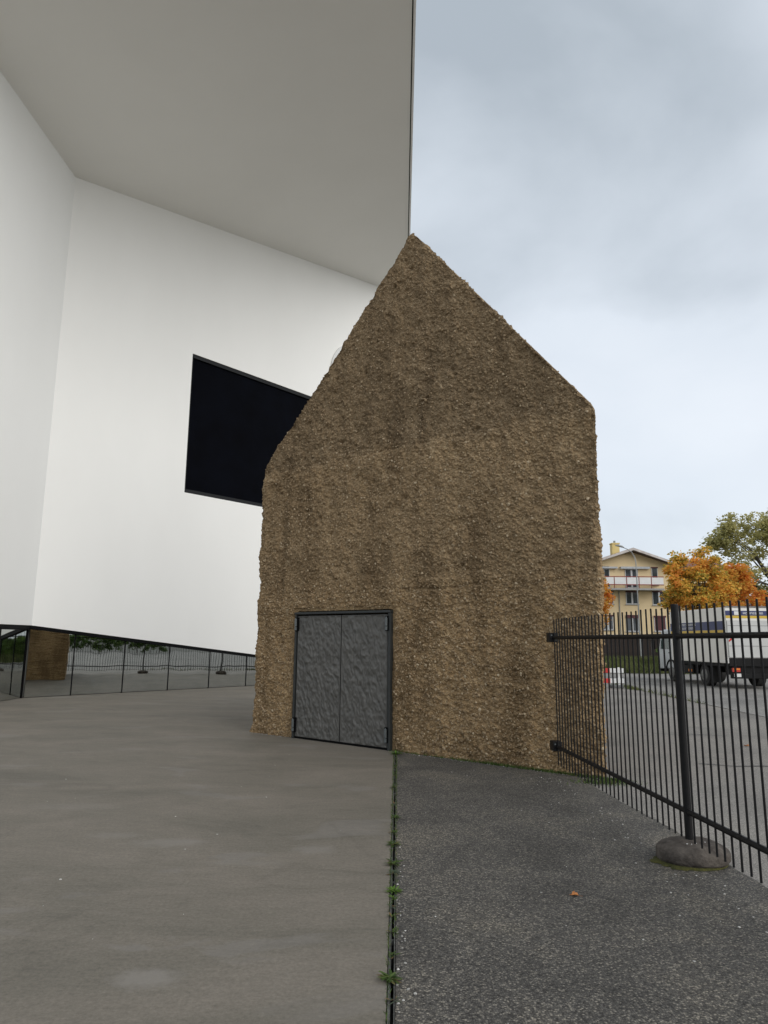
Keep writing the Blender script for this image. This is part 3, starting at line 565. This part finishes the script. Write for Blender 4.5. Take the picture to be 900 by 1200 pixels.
# moss ring round the near footing
b = MB(); mv = []
nseg, nr = 60, 5
for i in range(nseg):
    a = 2 * math.pi * i / nseg; front = 0.5 + 0.5 * math.cos(a - math.radians(215)); ext = 0.004 + (0.015 + 0.05 * max(0, math.cos(a - math.radians(190))) ** 2) * front ** 2 * (0.3 + 1.1 * random.random())
    for k in range(nr):
        rr = 0.90 + 0 * k; t = k / (nr - 1)
        x = math.cos(a) * (0.262 * 0.93 + ext * t); y = math.sin(a) * (0.23 * 0.93 + ext * t)
        b.v.append((x, y, 0.016 * (1 - t ** 2) + 0.002 + random.uniform(0, .006) * (1 - t)))
b.f = [[i * nr + k, ((i + 1) % nseg) * nr + k, ((i + 1) % nseg) * nr + k + 1, i * nr + k + 1] for i in range(nseg) for k in range(nr - 1)]
mo = b.build('moss', 'moss', smooth=True); mo.location = foot1.location; tag(mo, 'yellow-green moss on the asphalt round the mossy boulder footing', 'moss', kind='stuff')

# ================================================================== SLOT DRAIN
dr = empty('slot_drain', (drainX(0), 0, 0), -math.atan(0.0196), 'narrow steel slot drain between the concrete forecourt and the asphalt', 'drain')
y0, y1 = -6.0, 10.9
for xa, xb, zt in ((-.019, -.0105, .002), (-.0095, -.0065, .001), (.0085, .0135, .003)): MB().box(xa, xb, y0, y1, -.12, zt).build('steel_lip', 'drain_steel', dr)
MB().box(-.0235, .0165, y0, y1, -.16, -.122).build('channel_floor', 'drain_dark', dr)
MB().box(-.0064, .0084, y0, y1, -.121, -.05).build('channel_fill', 'drain_dark', dr)  # near-black fill low in the slot
for i in range(21): MB().box(-.0063, .0083, 0.9 + i * .47, .906 + i * .47, -.03, -.002).build('spacer', 'drain_steel', dr)

# ================================================================== WEEDS, LEAVES, GRIT
def weed(name, loc, n, size, mat, label, up=0.6, rnd=None):
    R = rnd or random; b = MB()
    for i in range(n):
        a = R.uniform(0, 6.283); ln = size * R.uniform(.45, 1.1); el = R.uniform(.1, 1.0) * up; w = ln * R.uniform(.13, .30)
        dx, dy = math.cos(a), math.sin(a); px, py = -dy, dx; k = len(b.v); st = R.uniform(0, .4) * size; ox, oy = R.uniform(-.012, .012), R.uniform(-.25, .25) * size
        for t, ww in ((0.0, .12), (.35, .9), (.7, .8), (1.0, .05)):
            h = 0.004 + math.sin(el) * ln * t + st * .35 - (t ** 2) * ln * .28 * (1 - up * .4); r = (st * .3 + ln * t) * math.cos(el)
            for sgn in (-1, 1): b.v.append((ox + dx * r + px * w * .5 * ww * sgn, oy + dy * r + py * w * .5 * ww * sgn, max(h, .003)))
        b.f += [[k + 2 * q, k + 2 * q + 1, k + 2 * q + 3, k + 2 * q + 2] for q in range(3)]
    o = b.build(name, mat, fix=False, smooth=True); o.location = loc; return tag(o, label, 'weed', 'weeds along the slot drain')
ordn = ['first', 'second', 'third', 'fourth', 'fifth', 'sixth', 'seventh', 'eighth', 'ninth', 'tenth', 'eleventh', 'twelfth', 'thirteenth', 'fourteenth', 'fifteenth', 'sixteenth', 'seventeenth', 'eighteenth']
wl = [(10.55, 46, .11, 'weed_bright'), (9.55, 16, .05, 'weed_green'), (8.9, 16, .05, 'weed_green'), (8.2, 22, .06, 'weed_green'), (7.4, 16, .05, 'weed_blue'), (6.85, 26, .06, 'weed_green'), (6.35, 20, .055, 'weed_green'), (5.98, 34, .075, 'weed_green'), (5.48, 38, .075, 'weed_green'), (5.28, 18, .06, 'weed_blue'), (4.92, 40, .062, 'weed_bright'), (4.80, 14, .04, 'weed_bright'), (4.66, 10, .045, 'weed_blue'), (4.50, 12, .048, 'weed_green'), (4.28, 16, .045, 'weed_green'), (3.98, 20, .042, 'weed_green'), (3.72, 44, .068, 'weed_green'), (3.52, 14, .04, 'weed_blue')]
for i, (y, n, sz, mt) in enumerate(wl):
    weed('weed', (drainX(y) + random.uniform(-.012, .012), y, 0.0), n, sz, mt, '%s weed from the gatehouse along the slot drain' % ordn[i])
# blades in the crack and along the gatehouse foot
def blades(name, pts, h, mat, label, cat, w=.006):
    n = len(pts); V = np.zeros((n, 3, 3)); P = np.array(pts); a = rng.random(n) * 6.283; hh = h * (0.35 + rng.random(n)); ln = hh * (0.2 + 0.7 * rng.random(n)); b_ = rng.random(n) * 6.283
    V[:, 0] = P; V[:, 1] = P; V[:, 2] = P
    V[:, 0, 0] += np.cos(a) * w; V[:, 0, 1] += np.sin(a) * w; V[:, 1, 0] -= np.cos(a) * w; V[:, 1, 1] -= np.sin(a) * w
    V[:, 2, 0] += np.cos(b_) * ln; V[:, 2, 1] += np.sin(b_) * ln; V[:, 2, 2] += hh
    o = link(name, np_mesh(name, V.reshape(-1, 3), np.arange(3 * n).reshape(n, 3)), mat); return tag(o, label, cat, kind='stuff')
gd = Vector((0.7753, -0.6315, 0)); gn = Vector((-0.6315, -0.7753, 0))
pts = []
for i in range(1500):
    s = 4.2 + 2.4 * random.random() ** .6; p = GFL + gd * s + gn * (0.015 + abs(random.gauss(0, .03))); pts.append((p.x, p.y, 0))
for i in range(500):
    p = GFL + gd * random.uniform(3.2, 6.5) + gn * (0.02 + abs(random.gauss(0, .02))); pts.append((p.x, p.y, 0))
for i in range(700):
    pts.append((random.gauss(2.62, .16), random.gauss(8.62, .10), 0))
blades('grass_fringe', pts, .035, 'weed_green', 'low grass and moss fringe along the foot of the gatehouse wall', 'grass', .005)
pts = [(drainX(y) - .021 + random.gauss(0, .003), y, -.01) for y in (rng.random(800) * 7.4 + 3.2)] + [(drainX(y) + .016, y, -.01) for y in 10.7 - rng.random(900) ** 1.6 * 6.5]
blades('crack_grass', pts, .028, 'weed_green', 'sparse short grass in the joint of the slot drain', 'grass', .0035)
def dry_leaf(loc, sc, label, rz):
    b = MB(); pr = [(0, 0), (.35, .22), (.30, .5), (.62, .55), (.45, .8), (.1, .78), (0, 1.1), (-.12, .78), (-.5, .75), (-.55, .5), (-.28, .48), (-.32, .2)]
    b.v = [(x, y, .12 + .35 * abs(x) * (1 if x > 0 else .5) + .12 * math.sin(4 * y)) for x, y in pr] + [(0, .5, .08)]
    b.f = [[i, (i + 1) % 12, 12] for i in range(12)]
    st = len(b.v); b.v += [(-.015, 0, .12), (.015, 0, .12), (.02, -.45, .05), (-.01, -.45, .05)]; b.f.append([st, st + 1, st + 2, st + 3])
    o = b.build('fallen_leaf', 'dry_leaf', fix=False); o.location = loc; o.scale = (sc, sc, sc * .8); o.rotation_euler.z = rz
    md = o.modifiers.new('thickness', 'SOLIDIFY'); md.thickness = .012
    return tag(o, label, 'leaf', 'fallen leaves')
dry_leaf((1.27, 4.88, 0), .055, 'orange fallen leaf lying on the dark asphalt inside the fence', 1.2)
dry_leaf((5.81, 11.62, 0), .09, 'orange fallen leaf on the pale path outside the fence', .4)
# small pale grit
bm = bmesh.new(); bmesh.ops.create_icosphere(bm, subdivisions=1, radius=1.0); bm.verts.ensure_lookup_table()
iv = np.array([v.co[:] for v in bm.verts]); fi = np.array([[v.index for v in f.verts] for f in bm.faces]); bm.free()
gp = []
for i in range(150):
    y = random.uniform(4.2, 9.0); gp.append((fenceX(y) - abs(random.gauss(0, .28)), y, .003))
for i in range(60): gp.append((random.uniform(.15, 2.2), random.uniform(2.6, 9.5), .003))
for i in range(40): gp.append((random.uniform(-6, 0), random.uniform(2.6, 11), .002))
for i in range(40):
    y = random.uniform(3.2, 6); gp.append((drainX(y) + .02 + abs(random.gauss(0, .04)), y, .003))
for i in range(260):
    p = GFL + gd * random.uniform(-.1, 6.5) + gn * (0.03 + abs(random.gauss(0, .05)))
    if not (.9 < (p - GFL).dot(gd) < 3.2): gp.append((p.x, p.y, .004))
gp = np.array(gp); r = .0025 + .0055 * rng.random(len(gp)) ** 2
V = iv[None] * (0.7 + .6 * rng.random((len(gp), len(iv), 1))) * r[:, None, None] * np.array([1.2, 1, .6]) + gp[:, None, :]
tag(link('grit', np_mesh('grit', V.reshape(-1, 3), (fi[None] + (np.arange(len(gp)) * len(iv))[:, None, None]).reshape(-1, 3)), 'grit_mix'), 'scattered pale grit on the asphalt and concrete', 'grit', kind='stuff')

# ================================================================== ACROSS THE STREET
# verge with grass
vz = lambda x, y: -0.04 + max(0.0, min(1.0, (y - 39.0) / 5.0)) * 0.35
b = MB(); xs = np.linspace(4.8, 60, 30); ysv = [38.3, 39.5, 41, 43, 46, 52, 62, 110]
for y in ysv:
    for x in xs: b.v.append((x, y + (2.0 if x < 8 else 0) * 0 - (0 if y > 38.3 else (x - 4.8) * .036 - 2.0), vz(x, y) + (0.0 if y > 38.4 else 0.02)))
nX = len(xs); b.f = [[r_ * nX + i, r_ * nX + i + 1, (r_ + 1) * nX + i + 1, (r_ + 1) * nX + i] for r_ in range(len(ysv) - 1) for i in range(nX - 1)]
structure(b.build('verge', 'earth'))
pts = []
for i in range(26000):
    x = random.uniform(7, 24); y = 38.9 + (40.3 - 38.9) * max(0, (14 - x) / 9) + 8.2 * random.random() ** .8; pts.append((x, y, vz(x, y)))
blades('grass', pts, .42, 'grass_green', 'long green grass on the verge in front of the timber fence', 'grass', .03)
pts = [(kerbX(y) - .03 + random.gauss(0, .04), y, 0) for y in rng.random(260) * 9 + 19.5] + [(kerbX(y) - .1 + random.gauss(0, .12), y, 0) for y in 24.8 + rng.random(300) * 2.2]
blades('kerb_weeds', pts, .11, 'grass_green', 'straggling weeds along the kerb of the street', 'weeds', .012)
# timber fence
tf = empty('timber_fence', (6, 48, .25), 0, 'dark brown timber fence behind the grass verge', 'fence')
bd = MB().box(0, .285, -.02, .02, 0, 1.82).mesh('board')
for i in range(62):
    o = link('board', bd, 'dark_timber', tf); o.location = (i * .30, random.uniform(-.012, .012), random.uniform(-.015, .015))
for i in range(9): MB().box(i * 2.3 - .06, i * 2.3 + .06, .03, .13, -.3, 1.9).build('post', 'dark_timber', tf)
for z in (.4, 1.45): MB().box(0, 18.6, .022, .06, z, z + .09).build('rail', 'dark_timber', tf)
# street lamp
lp = empty('street_lamp', (16.55, 46, .2), 0, 'slim grey street lamp with curved arm in front of the yellow house', 'street lamp')
MB().tube([(0, 0, 0), (0, 0, 3), (0, 0, 6.6)], [.05, .045, .035], 10).build('pole', 'pole_grey', lp)
MB().tube([(0, 0, 6.6), (-.06, 0, 6.95), (-.25, 0, 7.28), (-.55, 0, 7.48), (-.8, 0, 7.58)], [.035, .032, .03, .028, .026], 8).build('arm', 'pole_grey', lp)
MB().tube([(-.72, 0, 7.57), (-.85, 0, 7.63), (-1.1, 0, 7.70), (-1.3, 0, 7.70)], [.03, .07, .075, .03], 10).build('lamp_head', 'pole_grey', lp)
# red and white barrier
ba = empty('road_barrier', (8.72, 26.1, 0), 0, 'red and white striped road barrier beside the gatehouse corner', 'barrier')
for z0, z1 in ((.53, .69), (.17, .33)):
    x = 0.0
    for i, ln in enumerate((.50, .42, .42, .42)):
        MB().box(x - ln + .002, x, -.02, .02, z0, z1).build('stripe_board', 'barrier_white' if i % 2 == 0 else 'barrier_red', ba); x -= ln
for x in (-.16, -1.6):
    MB().box(x - .03, x + .03, .022, .06, .08, .72).build('upright', 'barrier_white', ba)
    MB().box(x - .34, x + .10, -.18, .22, 0, .10).build('foot', 'barrier_foot', ba, bevel=.015)

# ---- yellow house
hx, hy = 26.41, 75.0
yh = empty('yellow_house', (hx, hy, 0), 0, 'cream yellow apartment house with low gable roof and white balcony', 'house')
MB().prism([(-5.0, 0), (4.55, 0), (4.55, 11), (-5.0, 11)], -.3, 9.0).build('wall', 'house_yellow', yh)
b = MB(); b.slab([(-5.0, 0.0, 9.003), (4.55, 0.0, 9.003), (4.55, 0.0, 9.75), (0, 0.0, 11.22), (-5.0, 0.0, 9.6)], (0, 11, 0)); b.build('gable', 'house_yellow', yh)
MB().box(-5.02, 4.57, -.03, -.002, -.3, 2.45).build('plinth', 'slab_grey', yh)
rf = MB()
for sx, ex, ez in ((-1, -5.7, 9.62), (1, 5.0, 9.78)):
    rf.slab([(0, -1.1, 11.52), (ex, -1.1, ez), (ex, 11.6, ez), (0, 11.6, 11.52)], (0, 0, -.16))
rfo = rf.build('roof', 'roof_red', yh)
for ex, ez in ((-5.7, 9.62), (5.0, 9.78)):
    MB().slab([(0, -1.13, 11.50), (ex, -1.13, ez - .02), (ex, -1.13, ez - .27), (0, -1.13, 11.24)], (0, -.05, 0)).build('barge_board', 'roof_board', rfo)
    MB().slab([(0, -1.08, 11.33), (ex, -1.08, ez - .19), (ex, -.02, ez - .19), (0, -.02, 11.33)], (0, 0, -.05)).build('eaves_lining', 'soffit_brown', rfo)
ch = MB().box(-1.15, -.35, 2.2, 3.0, 10.4, 12.35).build('chimney', 'house_chimney', yh)
MB().box(-1.2, -.3, 2.15, 3.05, 12.352, 12.47).build('chimney_cap', 'house_chimney', ch); MB().tube([(-.75, 2.6, 12.47), (-.75, 2.6, 12.75)], .13, 8).build('flue', 'pole_grey', ch)
# rear wing roof to the right
rw = MB(); rw.slab([(1.8, 5.0, 10.95), (11, 5.0, 10.95), (11, .9, 9.7), (1.8, .9, 9.7)], (0, 0, -.14)); rw.slab([(1.8, 5.0, 10.95), (11, 5.0, 10.95), (11, 9.4, 9.7), (1.8, 9.4, 9.7)], (0, 0, -.14)); rw.build('wing_roof', 'roof_red', yh)
MB().box(4.56, 10.8, 1.3, 9.0, -.3, 9.72).build('wing_wall', 'house_yellow', yh)
def window(x0, x1, z0, z1, pane='house_glass', mull=True, head=None, y=0.0):
    w = MB().box(x0, x1, y - .03, y + .1, z0, z1).build('window', pane, yh)
    fr = MB(); t = .07
    fr.box(x0, x0 + t, y - .05, y - .031, z0, z1); fr.box(x1 - t, x1, y - .05, y - .031, z0, z1); fr.box(x0 + t + .001, x1 - t - .001, y - .05, y - .031, z0, z0 + t); fr.box(x0 + t + .001, x1 - t - .001, y - .05, y - .031, z1 - t, z1)
    if mull: fr.box((x0 + x1) / 2 - .09, (x0 + x1) / 2 + .09, y - .052, y - .032, z0 + t + .001, z1 - t - .001)
    fr.build('frame', 'frame_white', w)
    MB().box(x0 - .08, x1 + .08, y - .12, y - .001, z0 - .09, z0 - .005).build('sill', 'slab_grey', w)
    if head: MB().box(x0 - .02, x1 + .02, y - .09, y - .054, z1 - head, z1 + .04).build('blind', 'blind_maroon', w)
    return w
window(-.66, .72, 7.35, 9.33); window(2.17, 2.84, 7.7, 9.54, mull=False, head=.08); window(-3.6, -2.3, 7.35, 9.35)
window(-.70, .62, 5.63, 6.97, head=.12); window(2.11, 3.55, 5.57, 7.0, head=.1); window(-2.9, -2.03, 5.61, 6.96, head=.1)
window(-3.26, -2.17, 2.94, 4.44, head=.12); window(-.83, .51, 2.78, 4.46, head=.3); w_ = window(2.14, 3.39, 2.81, 4.4, pane='blind_maroon', mull=False, head=.15)
MB().box(-3.4, -2.32, -.03, .1, 9.45, 9.62).build('transom_window', 'house_glass', yh)
MB().box(-3.9, -1.55, -.45, -.04, 9.36, 9.55).build('awning', 'awning_grey', yh); MB().box(-1.2, 1.9, -.45, -.04, 9.34, 9.57).build('awning', 'awning_grey', yh)
# balcony
bl = MB().box(-4.9, 2.85, -1.5, -.05, 7.02, 7.2).build('balcony', 'slab_grey', yh)
for i in range(6):
    x0 = -4.9 + i * 1.29
    MB().box(x0 + .05, x0 + 1.24, -1.50, -1.46, 7.62, 8.33).build('balcony_panel', 'balcony_white', bl)
    MB().box(x0 - .025, x0 + .025, -1.52, -1.45, 7.2, 8.36).build('baluster', 'balcony_red', bl)
MB().box(-4.9, 2.85, -1.53, -1.44, 8.362, 8.44).build('handrail', 'balcony_red', bl); MB().box(-4.9, 2.85, -1.53, -1.44, 7.52, 7.6).build('lower_rail', 'balcony_red', bl)
MB().box(2.79, 2.84, -1.44, -.06, 7.62, 8.33).build('balcony_side_panel', 'balcony_white', bl)
MB().tube([(-1.42, -.06, 0), (-1.42, -.06, 7.0)], .05, 6).build('downpipe', 'pole_grey', yh)

# ---- trees
def leaf_cloud(name, centres, radii, per, size, mat, parent):
    C = np.repeat(centres, per, 0); R = np.repeat(radii, per)
    d = rng.normal(size=(len(C), 3)); d /= np.linalg.norm(d, axis=1)[:, None]
    P = C + d * (R * rng.random(len(C)) ** .45)[:, None] * np.array([1, 1, .72])
    n = len(P); sz = size * (0.6 + .7 * rng.random(n)); a = rng.normal(size=(n, 3)); a /= np.linalg.norm(a, axis=1)[:, None]
    b_ = np.cross(a, rng.normal(size=(n, 3))); b_ /= np.linalg.norm(b_, axis=1)[:, None]; a[:, 2] *= .6
    V = np.stack([P - a * sz[:, None] * .5, P + b_ * sz[:, None] * .33, P + a * sz[:, None] * .5, P - b_ * sz[:, None] * .33], 1)
    return link(name, np_mesh(name, V.reshape(-1, 3), np.arange(4 * n).reshape(n, 4)), mat, parent)
def tree(label, loc, blobs, nclus, crad, per, size, mat, trunk_r, fork, name='broadleaf_tree'):
    """blobs: (x, y, z, rx, ry, rz, weight) lobes of the crown, in the tree's own space"""
    t = empty(name, loc, 0, label, 'tree'); w = np.array([q[6] for q in blobs], float); w /= w.sum(); cs = []
    for _ in range(nclus):
        q = blobs[rng.choice(len(blobs), p=w)]; d = rng.normal(size=3); d /= np.linalg.norm(d); r = rng.random() ** .42
        cs.append((q[0] + d[0] * q[3] * r, q[1] + d[1] * q[4] * r, q[2] + d[2] * q[5] * r))
    cs = np.array(cs); rad = crad * (0.55 + .8 * rng.random(nclus))
    leaf_cloud('crown', cs, rad, per, size, mat, t)
    top = max(q[2] + q[5] * .6 for q in blobs); tr = MB()
    tr.tube([(0, 0, -.3), (.03, 0, fork * .5), (0, .03, fork), (.05, 0, (fork + top) * .5), (.02, 0, top)], [trunk_r * 1.25, trunk_r, trunk_r * .9, trunk_r * .5, .015], 8)
    tr.build('trunk', 'bark', t, smooth=True); lb = MB()
    for c in cs[:: max(1, nclus // 34)]:
        h = fork + (c[2] - fork) * random.uniform(.15, .5) if c[2] > fork else fork * .95
        p0 = Vector((0, 0, h)); p1_ = Vector(c); mdp = p0.lerp(p1_, .5) + Vector((0, 0, .12 * (p1_ - p0).length))
        lb.tube([p0, mdp, p1_], [trunk_r * .38, trunk_r * .2, .012], 5)
    lb.build('limbs', 'bark', t, smooth=True); return t
tree('orange and yellow maple behind the white truck', (20.1, 45, .25), [(0, 0, 4.4, 2.0, 2.0, 1.7, 5), (.55, 0, 6.3, .85, .85, 1.3, 2), (-1.2, 0, 5.3, .75, .75, 1.7, 2), (-1.5, .2, 3.9, .9, .9, 1.1, 1.2), (1.2, 0, 4.7, 1.0, 1.0, 1.2, 1.5)], 170, .46, 105, .19, 'maple_leaf', .13, 1.9, 'maple_tree')
tree('smaller orange-red maple between the big olive tree and the truck', (24.0, 48.5, .25), [(0, 0, 4.0, 1.7, 1.7, 1.7, 4), (.2, 0, 5.6, 1.0, 1.0, 1.2, 2), (1.3, 0, 4.0, 1.0, 1.0, 1.2, 1.5)], 120, .48, 110, .19, 'maple_red', .11, 1.8, 'maple_tree')
tree('slim orange and red maple half hidden by the gatehouse wall', (16.6, 55, .3), [(0, 0, 5.0, 1.15, 1.15, 1.5, 3), (0, 0, 3.6, .9, .9, 1.0, 1)], 70, .42, 90, .18, 'maple_red', .09, 1.9, 'maple_tree')
tree('tall loose olive-green tree at the right edge', (34.2, 60, .2), [(0, 0, 8.4, 4.4, 4.0, 3.6, 5), (-1.2, 0, 11.5, 2.0, 2.0, 1.8, 2), (-4.6, 0, 10.4, 1.25, 1.2, 1.5, 1.1), (-5.6, 0, 9.9, 1.0, 1.0, .5, .5), (-3.9, 0, 7.0, 1.9, 1.7, 2.0, 1.8), (-4.3, 0, 11.7, .6, .6, .6, .4), (2.2, 0, 11.2, 2.4, 2.2, 2.2, 2), (0, 0, 5.0, 3.5, 3.0, 2.2, 2)], 330, .70, 62, .26, 'olive_leaf', .32, 3.4)
# hedges across the street (out of the frame, mirrored in the glass base) and behind the truck
def hedge(label, loc, lx, ly, h, n):
    t = empty('hedge', loc, 0, label, 'hedge'); cs = np.stack([rng.random(n) * lx, rng.random(n) * ly, .25 + rng.random(n) ** .7 * (h - .35)], -1)
    leaf_cloud('foliage', cs, .36 * (.7 + .6 * rng.random(n)), 45, .22, 'hedge_leaf', t); b = MB()
    for i in range(int(max(lx, ly) / .8)):
        p = Vector((lx * .5, ly * .5, 0)); p = Vector((i * .8 + .3 if lx > ly else lx * .5, i * .8 + .3 if ly >= lx else ly * .5, 0)); b.tube([p + Vector((0, 0, -.1)), p + Vector((.05, .05, h * .7))], [.04, .015], 5)
    b.build('stems', 'bark', t); return t
hedge('far green hedge beyond the street, seen only mirrored in the glass base', (56, -1, -.04), 2.5, 15, 2.3, 420)
hedge('dark green hedge behind the truck', (16.2, 40.6, -.0), 12, 1.2, 1.5, 420)

# ================================================================== TRUCK
TA = math.atan2(-0.03, 1.0)
tk = empty('box_truck', (12.78, 26.62, -.04), 0.03, 'white box truck with blue and yellow stripe parked on the street', 'truck')
# local: x to the right across the truck, y forward, z up
WD, LB, Z0, Z1 = 2.35, 4.75, .92, 2.99
bx = MB().box(0, WD, 0, LB, Z0, Z1).build('box_body', 'truck_white', tk, bevel=.02)
for z0, z1, mt, nm in ((2.15, 2.48, 'stripe_blue', 'blue_stripe'), (2.03, 2.147, 'stripe_yellow', 'yellow_stripe')):
    MB().box(-.006, -.001, .03, LB - .03, z0, z1).build(nm, mt, bx); MB().box(WD + .001, WD + .006, .03, LB - .03, z0, z1).build(nm, mt, bx)
# printed marks on the side stripe: a logo block and two lines of small lettering
lt = MB()
def glyphs(lt, o, ax, z, h, n, wd, sd_):
    R = random.Random(sd_); x = 0
    for _ in range(n):
        w = wd * R.uniform(.55, 1.0); k = R.randrange(4); st = h * .2
        segs = [(0, st, 0, h)] + [[(0, w, 0, st), (0, w, h - st, h)], [(w - st, w, 0, h), (0, w, h - st, h)], [(0, w, h * .4, h * .6), (w - st, w, 0, h)], [(0, w, 0, st), (0, w * .8, h * .4, h * .6), (0, w, h - st, h)]][k]
        for a0, a1, c0, c1 in segs: yield x + a0, x + a1, z + c0, z + c1
        x += w + wd * .22
for z, n, wd, sd_ in ((2.345, 10, .13, 3), (2.20, 9, .12, 8)):
    for a0, a1, c0, c1 in glyphs(lt, 0, 0, z, .085, n, wd, sd_): lt.box(-.011, -.0065, 3.55 - a1, 3.55 - a0, c0, c1)
lt.box(-.011, -.0065, 3.68, 3.92, 2.21, 2.42); lt.build('side_lettering', 'print_white', bx)
# rear
MB().box(.03, WD - .03, -.025, -.001, 2.50, 2.965).build('rear_header', 'truck_white', tk)
MB().box(.02, WD - .02, -.05, 0.02, 2.992, 3.03).build('roof_edge', 'rim_grey', tk)
MB().box(.03, WD - .03, -.032, -.026, 2.68, 2.86).build('rear_blue_stripe', 'stripe_blue', tk); MB().box(.03, WD - .03, -.032, -.026, 2.58, 2.678).build('rear_yellow_stripe', 'stripe_yellow', tk)
lt = MB(); lt.box(.36, .56, -.037, -.0325, 2.70, 2.84)
for a0, a1, c0, c1 in glyphs(lt, 0, 0, 2.73, .08, 9, .085, 5): lt.box(.70 + a0, .70 + a1, -.037, -.0325, c0, c1)
lt.build('rear_lettering', 'print_white', tk)
MB().box(.05, WD - .05, -.05, -.001, 1.14, 2.49).build('tail_lift', 'truck_rear', tk, bevel=.01)
for z in (1.55, 2.0, 2.3): MB().box(.07, WD - .07, -.056, -.051, z, z + .015).build('panel_seam', 'rim_grey', tk)
for z in (1.7, 1.84): MB().slab([(.07, -.057, z), (.20, -.057, z + .09), (.20, -.057, z + .17), (.07, -.057, z + .08)], (0, -.004, 0)).build('warning_stripe', 'lamp_red', tk)
MB().tube([(-.03, .02, 2.95), (-.03, .02, 3.03)], .035, 8).build('marker_lamp', 'lamp_red', tk)
# underframe
MB().box(.45, WD - .45, .1, 6.3, .55, .80).build('chassis', 'chassis_black', tk); MB().box(.06, WD - .06, -.03, .3, .82, 1.12).build('rear_crossbeam', 'chassis_black', tk)
MB().box(.08, WD - .08, -.10, .06, .38, .56).build('rear_bumper', 'chassis_black', tk, bevel=.02)
MB().box(.2, WD - .2, .07, .6, .5, .80).build('lift_housing', 'chassis_black', tk)
MB().box(.02, WD - .02, .3, LB, .80, .90).build('subframe', 'chassis_black', tk)
for x in (.10, WD - .44):
    lo = MB().box(x, x + .28, -.13, -.05, .62, .76).build('tail_lamp', 'lamp_red', tk); MB().box(x + .02, x + .26, -.14, -.131, .69, .75).build('indicator', 'lamp_orange', lo)
MB().box(.14, .40, -.125, -.11, .44, .56).build('number_plate', 'print_white', tk)
MB().box(.04, .5, 2.9, 3.9, .42, .76).build('side_box', 'chassis_black', tk, bevel=.02); MB().box(.02, .06, 3.0, 3.3, .5, .6).build('side_marker', 'lamp_orange', tk)
def wheel(y, x, dual=False):
    w = empty('wheel', (x, y, .42)); w.parent = tk; s = .34 if dual else .26
    MB().tube([(0, 0, 0), (s * .06, 0, 0), (s * .94, 0, 0), (s, 0, 0)], [.385, .42, .42, .385], 28).build('tyre', 'rubber', w)
    MB().tube([(-.004, 0, 0), (-.03, 0, 0), (-.05, 0, 0)], [.25, .22, .09], 20).build('rim', 'rim_grey', w); return w
wheel(1.95, .04, True); wheel(5.05, .10)
for y, dl in ((1.95, True), (5.05, False)):
    w = wheel(y, WD - .04, dl); w.rotation_euler.z = math.pi
for y in (1.95,):
    MB().tube([(.02, y + .5 * math.cos(a), .42 + .48 * math.sin(a)) for a in np.linspace(.1, math.pi - .1, 9)], .03, 5).build('mudguard', 'chassis_black', tk)
    MB().box(.04, .42, y - .62, y - .6, .16, .8).build('mud_flap', 'rubber', tk)
# cab
b = MB(); pr = [(4.85, .55), (6.42, .50), (6.45, 1.15), (6.30, 1.35), (5.98, 2.12), (5.75, 2.24), (4.85, 2.24)]
b.slab([(.08, y, z) for y, z in pr], (WD - .16, 0, 0)); cb = b.build('cab', 'cab_grey', tk, bevel=.05)
MB().slab([(.072, y, z) for y, z in ((5.1, 1.38), (6.1, 1.38), (5.88, 1.98), (5.1, 2.02))], (.006, 0, 0)).build('side_window', 'cab_glass', cb)
MB().slab([(.2, 6.335, 1.4), (WD - .2, 6.335, 1.4), (WD - .2, 6.045, 2.06), (.2, 6.045, 2.06)], (0, .01, .005)).build('windscreen', 'cab_glass', cb)
MB().box(.066, .079, 5.02, 5.04, .75, 2.05).build('door_line', 'chassis_black', cb); MB().box(.055, .079, 5.08, 5.24, 1.2, 1.24).build('door_handle', 'chassis_black', cb)
MB().tube([(.079, y2, z2) for y2, z2 in ((5.05 + .5 * math.cos(a), .42 + .5 * math.sin(a)) for a in np.linspace(0.1, math.pi - .1, 10))], .045, 6).build('wheel_arch', 'chassis_black', cb)
mr = MB().tube([(.08, 6.2, 1.9), (-.12, 6.32, 1.92), (-.14, 6.32, 1.8)], .015, 6).build('mirror_arm', 'chassis_black', cb); MB().box(-.22, -.08, 6.28, 6.36, 1.35, 1.8).build('mirror', 'chassis_black', mr, bevel=.02)
MB().box(.12, WD - .12, 6.40, 6.52, .38, .62).build('front_bumper', 'chassis_black', tk, bevel=.03)
MB().slab([(.3, 4.9, 2.243), (WD - .3, 4.9, 2.243), (WD - .3, 5.6, 2.243), (.3, 5.6, 2.243)], (0, 0, .12)).build('wind_deflector', 'truck_white', cb)
